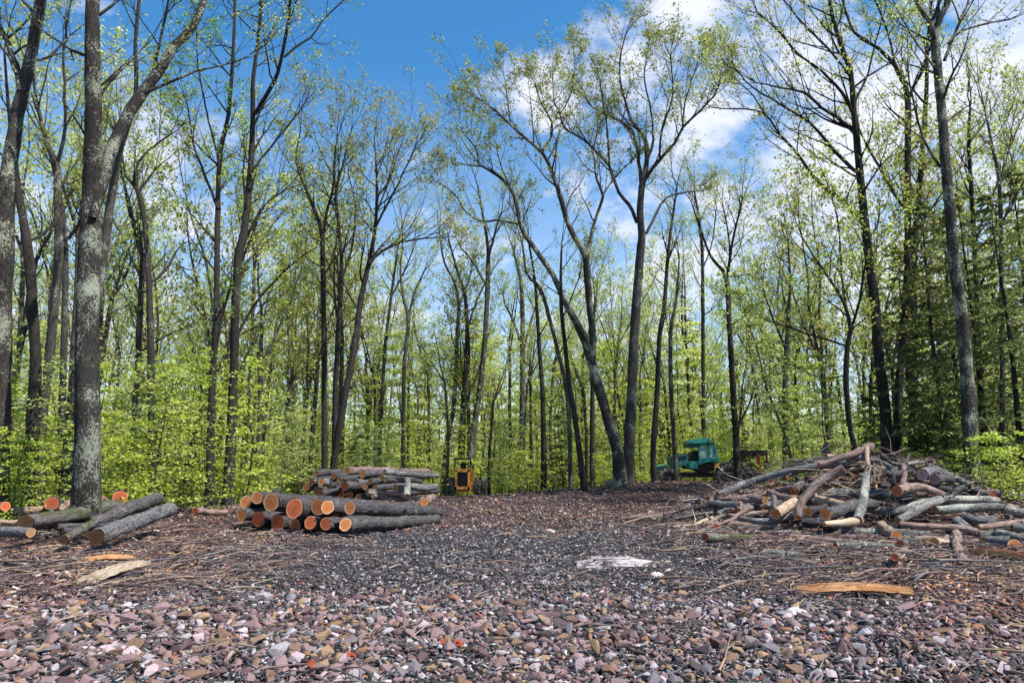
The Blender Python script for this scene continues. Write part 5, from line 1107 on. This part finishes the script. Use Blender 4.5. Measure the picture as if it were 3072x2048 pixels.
mb = MB(); gpoly(mb, [(680, 400), (830, 375), (830, 400), (680, 425)], .12, .19); gpoly(mb, [(905, 330), (1000, 310), (1000, 470), (860, 470)], .5, 1.5)  # second block: black stand-in for the dark see-through gap left of the cab
mb.build('engine_cover_and_dark_gap', M['black'], gm, origin=c1)
mb = MB(); gpoly(mb, [(350, 560), (520, 530), (600, 560), (600, 600), (430, 640), (350, 640)], .1, 1.7); mb.build('front_fender', M['teal'], gm, origin=c1, bevel=.03)
mb = MB(); gpoly(mb, [(1000, 530), (1150, 485), (1250, 500), (1240, 620), (1100, 660), (980, 620)], .3, 1.6); gpoly(mb, [(430, 640), (1900, 660), (1900, 720), (430, 720)], .5, 1.3); mb.build('chassis', M['black'], gm, origin=c1, bevel=.02)
mb = MB(); gpoly(mb, [(1245, 560), (1270, 520), (1330, 500), (1335, 530), (1285, 580), (1250, 590)], .0, .4); mb.build('joint_guard', M['yellow'], gm, origin=c1, bevel=.01)
mb = MB(); gpoly(mb, [(1590, 330), (1660, 312), (2060, 305), (2068, 330), (2060, 395), (1740, 400), (1690, 460), (1660, 640), (1590, 640), (1620, 470)], .7, .95)
mb.bar(gp(1440, 505, .8), gp(1510, 455, .8), .13); mb.bar(gp(1510, 455, .8), gp(1590, 345, .8), .13); mb.build('boom', M['black'], gm, origin=c1, bevel=.02)
mb = MB(); mb.bar(gp(1910, 365, .6), gp(1948, 690, .6), .16, .16); mb.build('red_post', M['red'], gm, origin=c1, bevel=.01)
mb = MB(); mb.bar(gp(2045, 395, .8), gp(2050, 470, .8), .10); gpoly(mb, [(2030, 470), (2085, 470), (2100, 560), (2075, 600), (2040, 590)], .6, 1.0); mb.build('grapple', M['black'], gm, origin=c1, bevel=.02)
for (dx, k) in ((0, 0), (-25, .1)):
    mb = MB(); mb.tube([gp(2050+dx, 350, .7+k), gp(2120+dx, 380, .7+k), gp(2140+dx, 450, .75+k), gp(2125+dx, 530, .75+k), gp(2090+dx, 580, .8+k)], [.03]*5, 6); mb.build('hydraulic_hose', M['black'], gm, origin=c1, smooth=True)
for X in (1400, 1800):
    for dy in (.3, 1.6): mb = MB(); mb.bar(gp(X, 660, dy), gp(X+20, 500, dy), .08); mb.build('rack_stake', M['black'], gm, origin=c1)
mb = MB(); mb.bar(gp(1330, 500, .3), gp(1900, 495, .3), .05); mb.build('rack_rail', M['chain'], gm, origin=c1)
mb = MB(); mb.bar(gp(1360, 655, -.5), gp(1830, 645, -.5), .06); mb.build('rack_rail', M['chain'], gm, origin=c1)
for (X, r, dy) in ((530, .80, -.1), (1470, .92, -.2), (1730, .80, -.2), (530, .80, 1.9), (1480, .80, 1.9)):
    q = gp(X, 700, dy); q.z = ground_z(q.x, q.y)+r; wheel(gm, q, r, .5, R(0))
